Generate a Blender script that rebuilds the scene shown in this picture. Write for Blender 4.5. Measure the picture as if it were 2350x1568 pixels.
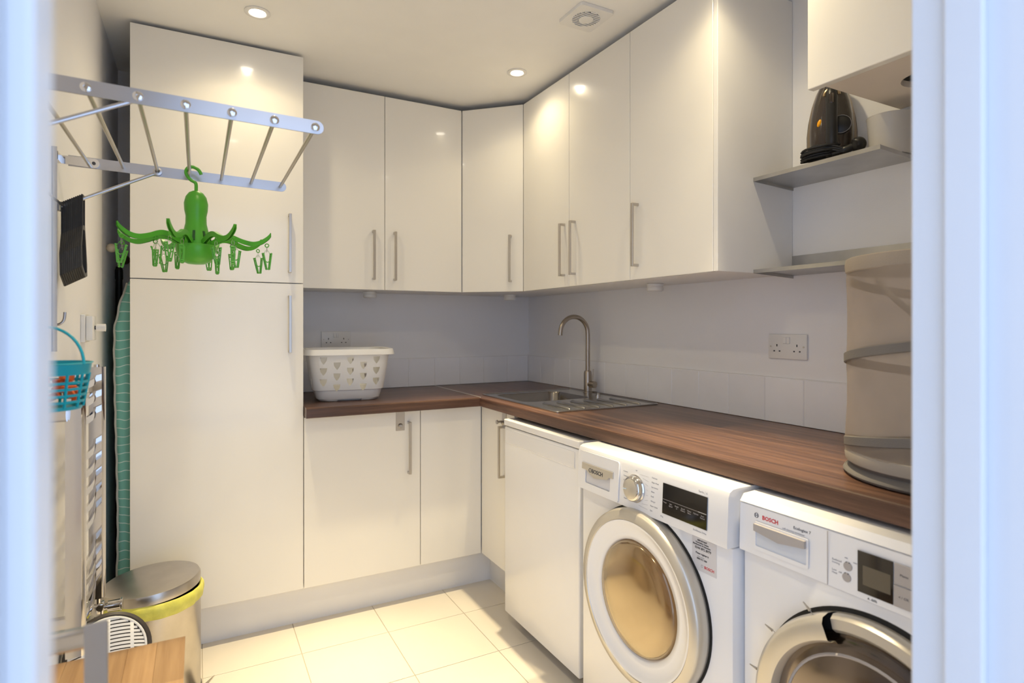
import bpy, bmesh, math, random
from mathutils import Matrix, Vector
random.seed(4)
for o in list(bpy.data.objects): bpy.data.objects.remove(o, do_unlink=True)
S = bpy.context.scene
COL = S.collection
R = math.radians
# ------------------------------------------------------------------ camera
cd = bpy.data.cameras.new('camera'); cam = bpy.data.objects.new('camera', cd); COL.objects.link(cam)
cam.location = (0, 0, 1.2422); cam.rotation_euler = (R(90), 0, R(-28.1209))
cd.sensor_width = 36; cd.lens = 20.655; cd.shift_y = -0.0155; cd.clip_start = 0.02
cd.dof.use_dof = True; cd.dof.focus_distance = 1.9; cd.dof.aperture_fstop = 3.4
S.camera = cam
# ------------------------------------------------------------------ view + world (daylight in the hallway behind the camera)
S.view_settings.view_transform = 'Standard'; S.view_settings.look = 'None'
S.view_settings.exposure = 0.14; S.view_settings.gamma = 1; S.view_settings.use_curve_mapping = False
W = bpy.data.worlds.new('daylight'); S.world = W; W.use_nodes = True
bg = W.node_tree.nodes['Background']; bg.inputs[0].default_value = (0.53, 0.69, 1.0, 1); bg.inputs[1].default_value = 2.35
LAMPS = [(.187, 2.275), (1.241, 2.275), (.187, 1.15), (1.24, 1.15)]
ZC = 2.36
WARM = (1.0, .825, .51)
for i, (x, y) in enumerate(LAMPS):
    for (ang, bl, pw, rad) in ((150, 1, 10.5, .02), (124, .12, 1.1, .02), (80, 1, 12, .02), (42, 1, 185, .02)):
        l = bpy.data.lights.new('downlight_beam', 'SPOT'); l.color = WARM; l.energy = pw * ((.8, .55, 1, 1)[i] if ang > 60 else 1); l.spot_size = R(ang); l.spot_blend = bl
        l.shadow_soft_size = rad
        lo = bpy.data.objects.new('downlight_beam', l); COL.objects.link(lo); lo.location = (x, y, ZC - .012)
        if ang < 100: lo.rotation_euler = ((R(-7), 0, 0), (R(-5), R(10), 0), (0, 0, 0), (0, R(5), 0))[i]      # gimbal lamps turned towards the middle of the room

# ------------------------------------------------------------------ materials
def mat(name, col, rough=.5, metal=0, coat=0, trans=0, emit=None, estr=0, var=.03, vscale=8, bump=0, bscale=120, ior=1.45, alpha=1, sheen=0, rand=0, stretch=None, aniso=0):
    m = bpy.data.materials.new(name); m.use_nodes = True
    nt = m.node_tree; b = nt.nodes['Principled BSDF']
    b.inputs['Roughness'].default_value = rough; b.inputs['Metallic'].default_value = metal
    b.inputs['Coat Weight'].default_value = coat; b.inputs['Coat Roughness'].default_value = .06
    b.inputs['Transmission Weight'].default_value = trans; b.inputs['IOR'].default_value = ior
    b.inputs['Sheen Weight'].default_value = sheen
    tc = nt.nodes.new('ShaderNodeTexCoord'); mp = nt.nodes.new('ShaderNodeMapping'); nt.links.new(tc.outputs['Object'], mp.inputs[0])
    if stretch: mp.inputs['Scale'].default_value = stretch
    n = nt.nodes.new('ShaderNodeTexNoise'); n.inputs['Scale'].default_value = vscale; n.inputs['Detail'].default_value = 4
    nt.links.new(mp.outputs[0], n.inputs['Vector'])
    mr = nt.nodes.new('ShaderNodeMapRange'); mr.inputs[1].default_value = .3; mr.inputs[2].default_value = .7
    mr.inputs[3].default_value = 1 - var; mr.inputs[4].default_value = 1 + var
    nt.links.new(n.outputs[0], mr.inputs[0])
    vm = nt.nodes.new('ShaderNodeVectorMath'); vm.operation = 'SCALE'; vm.inputs[0].default_value = col[:3]
    nt.links.new(mr.outputs[0], vm.inputs['Scale'])
    out = vm.outputs[0]
    if rand:
        oi = nt.nodes.new('ShaderNodeObjectInfo'); r2 = nt.nodes.new('ShaderNodeMapRange'); r2.inputs[3].default_value = 1 - rand; r2.inputs[4].default_value = 1 + rand
        nt.links.new(oi.outputs['Random'], r2.inputs[0]); v2 = nt.nodes.new('ShaderNodeVectorMath'); v2.operation = 'SCALE'
        nt.links.new(out, v2.inputs[0]); nt.links.new(r2.outputs[0], v2.inputs['Scale']); out = v2.outputs[0]
    nt.links.new(out, b.inputs['Base Color'])
    if bump:
        n2 = nt.nodes.new('ShaderNodeTexNoise'); n2.inputs['Scale'].default_value = bscale; n2.inputs['Detail'].default_value = 3
        nt.links.new(mp.outputs[0], n2.inputs['Vector'])
        bp = nt.nodes.new('ShaderNodeBump'); bp.inputs['Strength'].default_value = bump; bp.inputs['Distance'].default_value = .002
        nt.links.new(n2.outputs[0], bp.inputs['Height']); nt.links.new(bp.outputs[0], b.inputs['Normal'])
    if emit: b.inputs['Emission Color'].default_value = (*emit, 1); b.inputs['Emission Strength'].default_value = estr
    if alpha < 1: b.inputs['Alpha'].default_value = alpha
    return m

def wood(name, c0, c1, c2, axis, rough=.35, stave=0, rand=0):
    """streaky grain along axis 'x' or 'y'"""
    m = bpy.data.materials.new(name); m.use_nodes = True; nt = m.node_tree; b = nt.nodes['Principled BSDF']
    L = nt.links.new; N = nt.nodes.new
    tc = N('ShaderNodeTexCoord'); mp = N('ShaderNodeMapping'); L(tc.outputs['Object'], mp.inputs[0])
    mp.inputs['Scale'].default_value = (1.2, 26, 26) if axis == 'x' else (26, 1.2, 26)
    n = N('ShaderNodeTexNoise'); n.inputs['Scale'].default_value = 1.6; n.inputs['Detail'].default_value = 5; n.inputs['Roughness'].default_value = .62
    L(mp.outputs[0], n.inputs['Vector'])
    n2 = N('ShaderNodeTexNoise'); n2.inputs['Scale'].default_value = 7; n2.inputs['Detail'].default_value = 3
    L(mp.outputs[0], n2.inputs['Vector'])
    mx = N('ShaderNodeMath'); mx.operation = 'MULTIPLY_ADD'; mx.inputs[1].default_value = .28; L(n2.outputs[0], mx.inputs[0]); L(n.outputs[0], mx.inputs[2])
    r = N('ShaderNodeValToRGB'); e = r.color_ramp.elements; e[0].position = .42; e[0].color = (*c0, 1); e[1].position = .86; e[1].color = (*c2, 1)
    k = r.color_ramp.elements.new(.63); k.color = (*c1, 1)
    L(mx.outputs[0], r.inputs[0]); out = r.outputs[0]
    if rand:
        oi = N('ShaderNodeObjectInfo'); r2 = N('ShaderNodeMapRange'); r2.inputs[3].default_value = 1 - rand; r2.inputs[4].default_value = 1 + rand
        L(oi.outputs['Random'], r2.inputs[0]); v2 = N('ShaderNodeVectorMath'); v2.operation = 'SCALE'; L(out, v2.inputs[0]); L(r2.outputs[0], v2.inputs['Scale']); out = v2.outputs[0]
    L(out, b.inputs['Base Color']); b.inputs['Roughness'].default_value = rough
    bp = N('ShaderNodeBump'); bp.inputs['Strength'].default_value = .12; bp.inputs['Distance'].default_value = .001; L(n2.outputs[0], bp.inputs['Height']); L(bp.outputs[0], b.inputs['Normal'])
    return m

M = {}
M['wall'] = mat('wall_paint', (.87, .865, .875), .7, bump=.15, bscale=300, var=.012, vscale=3)
M['ceil'] = mat('ceiling_paint', (.93, .92, .89), .8, bump=.1, bscale=300, var=.01)
M['door'] = mat('gloss_white_door', (.88, .855, .80), .22, coat=.35, var=.008, vscale=2)
M['carcass'] = mat('white_laminate', (.82, .81, .80), .4, var=.01)
M['plinth'] = mat('matt_white_plinth', (.86, .85, .84), .38, var=.012)
M['tile'] = mat('cream_floor_tile', (.71, .655, .57), .22, var=.02, vscale=4, rand=.012)
M['grout'] = mat('grout', (.50, .45, .38), .85)
M['walltile'] = mat('white_splash_tile', (.88, .88, .91), .16, var=.015, rand=.015, bump=.08, bscale=30)
M['wgrout'] = mat('white_grout', (.76, .75, .75), .8)
M['frame'] = mat('white_gloss_frame', (.66, .67, .69), .28, var=.008)
M['wtop_y'] = wood('walnut_laminate_along', (.060, .030, .021), (.115, .057, .037), (.21, .112, .070), 'y', .34)
M['wtop_x'] = wood('walnut_laminate_across', (.055, .028, .020), (.095, .048, .032), (.16, .085, .055), 'x', .34)
M['oak'] = wood('light_beech', (.185, .100, .042), (.255, .148, .066), (.33, .205, .10), 'y', .45, rand=.13)
M['steel'] = mat('brushed_steel', (.52, .50, .48), .30, 1, var=.06, vscale=20, stretch=(1, 1, 20))
M['rail'] = mat('satin_steel_rail', (.50, .49, .50), .30, 1, var=.05)
M['strip'] = mat('bright_aluminium', (.80, .79, .77), .4, .6)
M['nickel'] = mat('brushed_nickel', (.42, .37, .32), .28, 1, var=.03)
M['handle'] = mat('satin_nickel_handle', (.56, .52, .47), .32, 1, var=.03)
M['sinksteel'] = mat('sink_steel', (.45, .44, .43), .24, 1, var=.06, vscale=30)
M['bowlsteel'] = mat('shaded_sink_steel', (.26, .24, .22), .22, 1, var=.06, vscale=30)  # same sink steel, with the shade of the bowl put into its colour
M['chrome'] = mat('chrome', (.66, .64, .63), .06, 1, var=.01)
M['shelfsteel'] = mat('galvanised_shelf_steel', (.50, .49, .47), .34, 1, var=.18, vscale=6)
M['green'] = mat('green_plastic', (.075, .36, .022), .36, var=.04)
M['greenl'] = mat('pale_green_plastic', (.10, .40, .045), .4, var=.05)
M['teal'] = mat('teal_plastic', (.0, .30, .38), .32, var=.05)
M['orange'] = mat('orange_plastic', (.62, .10, .015), .4, rand=.3)
M['black'] = mat('black_plastic', (.012, .012, .013), .38)
M['hangers'] = mat('charcoal_plastic', (.030, .028, .026), .45, var=.1)
M['darkgap'] = mat('dark_rubber', (.01, .01, .01), .7)
M['whitep'] = mat('white_plastic', (.82, .81, .79), .3, var=.01)
M['app'] = mat('white_enamel', (.86, .86, .88), .22, coat=.3, var=.008)
M['appgrey'] = mat('grey_button', (.42, .39, .38), .35)
M['silver'] = mat('satin_silver_plastic', (.62, .58, .51), .34, .6, var=.02)
M['screen'] = mat('black_glass_display', (.010, .008, .008), .06, coat=.6)
M['lcd'] = mat('olive_lcd', (.13, .11, .08), .25)
M['ink'] = mat('dark_print', (.06, .06, .07), .6)
M['inkl'] = mat('grey_print', (.42, .42, .45), .6)
M['inkw'] = mat('pale_print', (.55, .54, .52), .6)
M['red'] = mat('red_print', (.62, .03, .04), .5)
M['sticker'] = mat('clear_sticker', (.66, .65, .68), .35)
M['lamp'] = mat('lamp_face', (1, 1, 1), .4, emit=(1, .90, .74), estr=30)
M['bronze'] = mat('bronze_plastic', (.26, .19, .11), .3, .4)
M['irondark'] = mat('dark_gloss_plastic', (.035, .024, .018), .12, coat=.6)
M['amber'] = mat('amber_button', (.90, .38, .0), .3)
M['yellowbag'] = mat('yellow_bin_liner', (.66, .64, .12), .4, var=.1, vscale=40, bump=.6, bscale=60)
M['binsteel'] = mat('worn_steel', (.50, .46, .41), .30, 1, var=.08, vscale=14, bump=.05, bscale=200)
M['knobcream'] = mat('cream_knob', (.75, .62, .42), .4)
M['browntube'] = mat('brown_plastic', (.10, .055, .04), .4)
M['binding'] = mat('cream_binding', (.55, .53, .46), .8)
M['greytape'] = mat('grey_fabric_tape', (.17, .158, .15), .85, bump=.3, bscale=400)
M['tub'] = mat('milky_plastic', (.72, .69, .64), .35, trans=.25)
M['cord'] = mat('black_cord', (.010, .010, .011), .5)

def cover_material():       # ironing board cover: teal cloth with thin pale wavy lines
    m = bpy.data.materials.new('teal_wave_cloth'); m.use_nodes = True; nt = m.node_tree; b = nt.nodes['Principled BSDF']; L = nt.links.new; N = nt.nodes.new
    tc = N('ShaderNodeTexCoord'); mp = N('ShaderNodeMapping'); L(tc.outputs['Object'], mp.inputs[0]); mp.inputs['Scale'].default_value = (4, 1, 1)
    w = N('ShaderNodeTexWave'); w.wave_type = 'BANDS'; w.bands_direction = 'Z'; w.inputs['Scale'].default_value = 9.5; w.inputs['Distortion'].default_value = 3.4; w.inputs['Detail'].default_value = 0; w.inputs['Detail Scale'].default_value = .6
    L(mp.outputs[0], w.inputs['Vector'])
    r = N('ShaderNodeValToRGB'); r.color_ramp.elements[0].position = .965; r.color_ramp.elements[0].color = (.20, .50, .41, 1); r.color_ramp.elements[1].position = .99; r.color_ramp.elements[1].color = (.66, .80, .73, 1)
    L(w.outputs[1], r.inputs[0]); L(r.outputs[0], b.inputs['Base Color']); b.inputs['Roughness'].default_value = .8
    return m
M['cover'] = cover_material()

def sheer(name, col, op, back=.25):
    m = bpy.data.materials.new(name); m.use_nodes = True; nt = m.node_tree; b = nt.nodes['Principled BSDF']; L = nt.links.new; N = nt.nodes.new
    tc = N('ShaderNodeTexCoord'); n = N('ShaderNodeTexNoise'); n.inputs['Scale'].default_value = 9; L(tc.outputs['Object'], n.inputs['Vector'])
    r = N('ShaderNodeMapRange'); r.inputs[3].default_value = .8; r.inputs[4].default_value = 1.2; L(n.outputs[0], r.inputs[0])
    v = N('ShaderNodeVectorMath'); v.operation = 'SCALE'; v.inputs[0].default_value = col; L(r.outputs[0], v.inputs['Scale']); L(v.outputs[0], b.inputs['Base Color'])
    b.inputs['Roughness'].default_value = .8
    t = N('ShaderNodeBsdfTransparent'); mx = N('ShaderNodeMixShader'); mx.inputs[0].default_value = op
    L(t.outputs[0], mx.inputs[1]); L(b.outputs[0], mx.inputs[2]); L(mx.outputs[0], nt.nodes['Material Output'].inputs[0])
    return m
M['mesh'] = sheer('grey_brown_mesh_fabric', (.42, .345, .28), .50)
def tinted(name, tint, gloss, f):
    m = bpy.data.materials.new(name); m.use_nodes = True; nt = m.node_tree; L = nt.links.new; N = nt.nodes.new
    t = N('ShaderNodeBsdfTransparent'); t.inputs[0].default_value = (*tint, 1)
    g = N('ShaderNodeBsdfGlossy'); g.inputs[0].default_value = (*gloss, 1); g.inputs['Roughness'].default_value = .14
    lw = N('ShaderNodeLayerWeight'); lw.inputs[0].default_value = .4
    tc = N('ShaderNodeTexCoord'); n = N('ShaderNodeTexNoise'); n.inputs['Scale'].default_value = 6; L(tc.outputs['Object'], n.inputs['Vector'])
    r = N('ShaderNodeMath'); r.operation = 'MULTIPLY_ADD'; L(n.outputs[0], r.inputs[0]); r.inputs[1].default_value = .06; r.inputs[2].default_value = f
    a = N('ShaderNodeMath'); a.operation = 'ADD'; a.use_clamp = True; L(lw.outputs['Facing'], a.inputs[0]); L(r.outputs[0], a.inputs[1])
    mx = N('ShaderNodeMixShader'); L(a.outputs[0], mx.inputs[0]); L(t.outputs[0], mx.inputs[1]); L(g.outputs[0], mx.inputs[2]); L(mx.outputs[0], nt.nodes['Material Output'].inputs[0])
    return m
M['tanglass'] = tinted('tan_door_glass', (.66, .52, .35), (.72, .62, .46), .10)
M['greyglass'] = tinted('smoked_door_glass', (.20, .16, .14), (.6, .52, .48), .08)

# ------------------------------------------------------------------ helpers
WL = {}
def NB(): return bmesh.new()
def merge(bm, t, Mx=None):
    if Mx: bmesh.ops.transform(t, matrix=Mx, verts=t.verts)
    me = bpy.data.meshes.new('t'); t.to_mesh(me); t.free(); bm.from_mesh(me); bpy.data.meshes.remove(me)
def bx(bm, x0, x1, y0, y1, z0, z1, bev=0, seg=1, Mx=None):
    t = bmesh.new(); bmesh.ops.create_cube(t, size=1)
    for v in t.verts: v.co = ((v.co.x + .5) * (x1 - x0) + x0, (v.co.y + .5) * (y1 - y0) + y0, (v.co.z + .5) * (z1 - z0) + z0)
    if bev: bmesh.ops.bevel(t, geom=t.edges[:], offset=bev, segments=seg, profile=.5, affect='EDGES')
    merge(bm, t, Mx); return bm
def box(*a, **k): return bx(NB(), *a, **k)
def frame_z(p, d):
    d = Vector(d).normalized(); a = Vector((0, 0, 1)) if abs(d.z) < .9 else Vector((1, 0, 0))
    x = a.cross(d).normalized(); y = d.cross(x)
    return Matrix(((x.x, y.x, d.x, p[0]), (x.y, y.y, d.y, p[1]), (x.z, y.z, d.z, p[2]), (0, 0, 0, 1)))
def lathe(bm, prof, n=32, Mx=None, a0=0, a1=360):
    t = bmesh.new(); rings = []; full = abs(a1 - a0) >= 360
    cnt = n if full else n + 1
    for r, h in prof:
        if r < 1e-6: rings.append([t.verts.new((0, 0, h))] * cnt); continue
        rings.append([t.verts.new((r * math.cos(R(a0 + (a1 - a0) * i / n)), r * math.sin(R(a0 + (a1 - a0) * i / n)), h)) for i in range(cnt)])
    for A, B in zip(rings, rings[1:]):
        for i in range(n if full else n):
            j = (i + 1) % cnt if full else i + 1
            f = []
            for v in (A[i], A[j], B[j], B[i]):
                if v not in f: f.append(v)
            if len(f) > 2:
                try: t.faces.new(f)
                except ValueError: pass
    bmesh.ops.recalc_face_normals(t, faces=t.faces[:])
    merge(bm, t, Mx); return bm
def cyl(bm, p0, p1, r0, r1=None, n=16):
    r1 = r0 if r1 is None else r1; L = (Vector(p1) - Vector(p0)).length
    return lathe(bm, [(0, 0), (r0, 0), (r1, L), (0, L)], n, frame_z(p0, Vector(p1) - Vector(p0)))
def sphere(bm, c, r, n=20, s=(1, 1, 1)):
    t = bmesh.new(); bmesh.ops.create_uvsphere(t, u_segments=n, v_segments=n // 2 + 2, radius=r)
    merge(bm, t, Matrix.Translation(c) @ Matrix.Diagonal((*s, 1))); return bm
def tube(bm, pts, r, n=10, closed=False, flat=1.0, up=None):
    pts = [Vector(p) for p in pts]; t = bmesh.new(); rings = []; N_ = len(pts); prev = None
    for i, p in enumerate(pts):
        a = pts[(i - 1) % N_] if (closed or i > 0) else p; b = pts[(i + 1) % N_] if (closed or i < N_ - 1) else p
        d = (b - a).normalized()
        if prev is None:
            q = Vector(up) if up else (Vector((0, 0, 1)) if abs(d.z) < .9 else Vector((1, 0, 0)))
        else: q = prev
        y = (q - d * q.dot(d)).normalized(); x = y.cross(d); prev = y
        rr = r[i] if isinstance(r, (list, tuple)) else r
        rings.append([t.verts.new(p + x * (rr * flat * math.cos(2 * math.pi * k / n)) + y * (rr * math.sin(2 * math.pi * k / n))) for k in range(n)])
    m_ = N_ if closed else N_ - 1
    for i in range(m_):
        A = rings[i]; B = rings[(i + 1) % N_]
        for k in range(n): t.faces.new((A[k], A[(k + 1) % n], B[(k + 1) % n], B[k]))
    if not closed: t.faces.new(rings[0][::-1]); t.faces.new(rings[-1])
    bmesh.ops.recalc_face_normals(t, faces=t.faces[:]); merge(bm, t); return bm
def prism(bm, poly, t0, t1, axis='z', Mx=None, bev=0):
    """poly in the plane normal to axis; x->(y,z) y->(x,z) z->(x,y)"""
    t = bmesh.new()
    def P(a, b, c): return {'x': (c, a, b), 'y': (a, c, b), 'z': (a, b, c)}[axis]
    A = [t.verts.new(P(a, b, t0)) for a, b in poly]; B = [t.verts.new(P(a, b, t1)) for a, b in poly]
    t.faces.new(A); t.faces.new(B[::-1])
    for i in range(len(A)): j = (i + 1) % len(A); t.faces.new((A[i], B[i], B[j], A[j]))
    bmesh.ops.recalc_face_normals(t, faces=t.faces[:])
    if bev: bmesh.ops.bevel(t, geom=[e for e in t.edges if abs(len(e.link_faces) - 2) == 0 and e.calc_face_angle() > .6], offset=bev, segments=2, profile=.5, affect='EDGES')
    merge(bm, t, Mx); return bm
def holed(bm, outer, holes, t0, t1, axis='z', Mx=None):
    t = bmesh.new()
    def P(a, b, c): return {'x': (c, a, b), 'y': (a, c, b), 'z': (a, b, c)}[axis]
    loops = []
    for lp in [outer] + holes:
        vs = [t.verts.new(P(a, b, t0)) for a, b in lp]; loops.append(vs)
        for i in range(len(vs)): t.edges.new((vs[i], vs[(i + 1) % len(vs)]))
    bmesh.ops.triangle_fill(t, use_beauty=True, edges=t.edges[:])
    fs = t.faces[:]; r = bmesh.ops.extrude_face_region(t, geom=fs)
    dv = Vector(P(0, 0, t1 - t0)); bmesh.ops.translate(t, vec=dv, verts=[v for v in r['geom'] if isinstance(v, bmesh.types.BMVert)])
    bmesh.ops.recalc_face_normals(t, faces=t.faces[:]); merge(bm, t, Mx); return bm
def rrect(x0, x1, y0, y1, r, n=5):
    out = []
    for cx, cy, a in ((x1 - r, y1 - r, 0), (x0 + r, y1 - r, 90), (x0 + r, y0 + r, 180), (x1 - r, y0 + r, 270)):
        for i in range(n + 1): out.append((cx + r * math.cos(R(a + 90 * i / n)), cy + r * math.sin(R(a + 90 * i / n))))
    return out
def loft(bm, loops, cap0=True, cap1=True, closed=True, Mx=None):
    t = bmesh.new(); V = [[t.verts.new(p) for p in lp] for lp in loops]; n = len(V[0])
    for A, B in zip(V, V[1:]):
        for i in range(n if closed else n - 1): j = (i + 1) % n; t.faces.new((A[i], A[j], B[j], B[i]))
    if cap0: t.faces.new(V[0][::-1])
    if cap1: t.faces.new(V[-1])
    bmesh.ops.recalc_face_normals(t, faces=t.faces[:]); merge(bm, t, Mx); return bm
def spline(pts, k=6):
    P_ = [Vector(p) for p in pts]; out = []
    for i in range(len(P_) - 1):
        p0 = P_[max(i - 1, 0)]; p1 = P_[i]; p2 = P_[i + 1]; p3 = P_[min(i + 2, len(P_) - 1)]
        for j in range(k):
            t = j / k; out.append(.5 * ((2 * p1) + (p2 - p0) * t + (2 * p0 - 5 * p1 + 4 * p2 - p3) * t * t + (3 * p1 - p0 - 3 * p2 + p3) * t ** 3))
    out.append(P_[-1]); return out
def obj(name, bm, m, parent=None, smooth=False, local=False, ang=40):
    if parent is not None and not local:
        w = WL[parent.name]; bmesh.ops.translate(bm, vec=(-w[0], -w[1], -w[2]), verts=bm.verts)
    me = bpy.data.meshes.new(name); bm.to_mesh(me); bm.free()
    me.materials.append(M[m] if isinstance(m, str) else m)
    if smooth:
        for p in me.polygons: p.use_smooth = True
        try: me.set_sharp_from_angle(angle=R(ang))
        except Exception: pass
    o = bpy.data.objects.new(name, me); COL.objects.link(o)
    if parent is not None: o.parent = parent; WL[o.name] = WL[parent.name] if not local else (0, 0, 0)
    else: WL[o.name] = (0, 0, 0)
    return o
def tag(o, label, cat, group=None):
    o['label'] = label; o['category'] = cat
    if group: o['group'] = group
    return o
def rebase(o, loc):
    """give a top-level single-mesh thing an origin at its base"""
    o.data.transform(Matrix.Translation((-loc[0], -loc[1], -loc[2]))); o.location = loc; WL[o.name] = tuple(loc); return o
def thing(name, label, cat, loc=(0, 0, 0), rz=0, group=None):
    o = bpy.data.objects.new(name, None); o.empty_display_size = .05; COL.objects.link(o); o.location = loc; o.rotation_euler = (0, 0, rz)
    WL[o.name] = tuple(loc); return tag(o, label, cat, group)
def struct(name, bm, m, smooth=False):
    o = obj(name, bm, m, smooth=smooth); o['kind'] = 'structure'; return o
def copy_tree(o, parent=None):
    c = o.copy(); COL.objects.link(c)
    if parent is not None: c.parent = parent
    WL[c.name] = WL[o.name]
    for ch in list(o.children): copy_tree(ch, c)
    return c
XNEG = lambda x, y, z: Matrix(((0, 0, -1, x), (-1, 0, 0, y), (0, 1, 0, z), (0, 0, 0, 1)))      # local z -> -X, local x -> -Y, local y -> +Z
def txt(name, s, size, Mx, m, parent, lab=None, align='LEFT', bold=0, sx=1, ext=.0002):
    cu = bpy.data.curves.new('t', 'FONT'); cu.body = s; cu.size = size; cu.extrude = ext; cu.align_x = align; cu.offset = bold; cu.resolution_u = 2
    to = bpy.data.objects.new('t', cu); COL.objects.link(to)
    bpy.context.view_layer.update()
    me = bpy.data.meshes.new_from_object(to.evaluated_get(bpy.context.evaluated_depsgraph_get()))
    bpy.data.objects.remove(to); bpy.data.curves.remove(cu)
    w = WL[parent.name]
    me.transform(Matrix.Translation((-w[0], -w[1], -w[2])) @ Mx @ Matrix.Diagonal((sx, 1, 1, 1)))
    me.materials.clear(); me.materials.append(M[m]); me.name = name
    o = bpy.data.objects.new(name, me); COL.objects.link(o); o.parent = parent
    if lab: o['label'] = lab
    return o

# ------------------------------------------------------------------ room
XL, XR, YB, YF = -.309, 1.7605, 3.0817, .347
ZW, ZCB = .9092, .8673             # worktop top / underside
T = .12
struct('floor', box(XL - T, XR + T, -2.6, YB + T, -.05, -.0022), 'grout')
floor = bpy.data.objects['floor']
xs = [XL] + [.0137 + .333 * k for k in range(0, 6)] + [XR]; ys = [YF - .16] + [.338 + .333 * k for k in range(0, 8)] + [2.70]
xs = sorted(set(round(v, 4) for v in xs if XL <= v <= XR)); ys = sorted(set(round(v, 4) for v in ys if v <= 2.70))
for a, b in zip(xs, xs[1:]):
    for c, d in zip(ys, ys[1:]):
        if b - a < .05 or d - c < .05: continue
        obj('floor_tile', box(a + .0013, b - .0013, c + .0013, d - .0013, -.0022, 0, bev=.0006), 'tile', floor)
struct('ceiling', box(XL - T, XR + T, YF - .15, YB + T, ZC, ZC + .05), 'ceil')
struct('wall_left', box(XL - T, XL, YF - .15, YB + T, 0, ZC), 'wall')
wb = struct('wall_back', box(XL, XR, YB, YB + T, 0, ZC), 'wall')
wr = struct('wall_right', box(XR, XR + T, YF - .15, YB + T, 0, ZC), 'wall')
DXL, DXR, DTOP = -.064, .660, 2.04
wf = NB(); bx(wf, XL, DXL - .03, YF - .12, YF - .01, 0, ZC); bx(wf, DXR + .03, XR, YF - .12, YF - .01, 0, ZC); bx(wf, DXL - .03, DXR + .03, YF - .12, YF - .01, DTOP + .03, ZC)
struct('wall_front', wf, 'wall')
# door lining: two jambs with stop strips and architraves, and the head
for nm, s, x in (('trim_1', 1, DXL), ('trim_2', -1, DXR)):
    q = lambda a, b: (min(a, b), max(a, b))
    b = NB(); a0, a1 = q(x, x - s * .03); bx(b, a0, a1, YF - .13, YF, 0, DTOP + .03, bev=.002)
    j = struct(nm, b, 'frame')
    a0, a1 = q(x, x + s * .010); obj('door_stop', box(a0, a1, .283 - .005, .3166 - .005, 0, DTOP, bev=.002, seg=2), 'frame', j)
    a0, a1 = q(x - s * .006, x - s * .075); obj('architrave', box(a0, a1, YF - .15, YF - .13, 0, DTOP + .07, bev=.004, seg=2), 'frame', j)
    obj('inner_architrave', box(a0, a1, YF - .012, YF, 0, DTOP + .07, bev=.003, seg=2), 'frame', j)
struct('trim_3', box(DXL - .03, DXR + .03, YF - .13, YF, DTOP, DTOP + .03, bev=.002), 'frame')
# splash tiles: one row of 150 mm tiles
obj('tile_grout', box(XR - .0062, XR, YF, YB, ZW + .001, 1.0655), 'wgrout', wr); obj('tile_grout', box(.384, XR - .0062, YB - .0062, YB, ZW + .001, 1.0655), 'wgrout', wb)
gy = [YB] + [2.777, 2.625, 2.472, 2.317, 2.158, 2.008, 1.857, 1.706, 1.5585, 1.4, 1.249, 1.099, .949, .799, .649, .499, YF]
for a, b in zip(gy, gy[1:]):
    if a == YB: a = 2.925; obj('splash_tile', box(XR - .008, XR, 2.926, YB - .008, ZW + .001, 1.0623, bev=.0015), 'walltile', wr)
    obj('splash_tile', box(XR - .008, XR, b + .001, a - .001, ZW + .001, 1.0623, bev=.0015), 'walltile', wr)
gx = [.383, .557, .707, .857, 1.008, 1.158, 1.308, 1.459, 1.611, XR - .008]
for a, b in zip(gx, gx[1:]): obj('splash_tile', box(a + .001, b - .001, YB - .008, YB, ZW + .001, 1.0623, bev=.0015), 'walltile', wb)

# ------------------------------------------------------------------ bar handle
def bar_handle(parent, p, n, z0, z1, w=.011, t=.008, off=.030):
    """p: foot point on the door face (x,y); n: outward normal (nx,ny)"""
    nx, ny = n; tx, ty_ = -ny, nx
    Mx = Matrix(((tx, nx, 0, p[0]), (ty_, ny, 0, p[1]), (0, 0, 1, 0), (0, 0, 0, 1)))
    b = NB(); bx(b, -w / 2, w / 2, off - t, off, z0, z1, bev=.001, Mx=Mx)
    bx(b, -w / 2, w / 2, 0, off - t, z0, z0 + .009, Mx=Mx); bx(b, -w / 2, w / 2, 0, off - t, z1 - .009, z1, Mx=Mx)
    return obj('handle', b, 'handle', parent)

# ------------------------------------------------------------------ tall cabinet
YD, X0, X1 = 2.5344, -.218, .3833
t = thing('tall_cabinet', 'tall white gloss floor to ceiling cabinet with two doors', 'cabinet', ((X0 + X1) / 2, 2.8, 0))
obj('body', box(X0 + .001, X1 - .001, YD + .020, YB - .001, .1605, 2.3430), 'carcass', t)
d = obj('door', box(X0, X1 - .0015, YD, YD + .018, 1.4165, 2.3452, bev=.0012), 'door', t); d['label'] = 'upper door'
bar_handle(d, (.328, YD), (0, -1), 1.457, 1.694)
d = obj('door', box(X0, X1 - .0015, YD, YD + .018, .160, 1.4125, bev=.0012), 'door', t); d['label'] = 'lower door'
bar_handle(d, (.328, YD), (0, -1), 1.133, 1.364)
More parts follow.
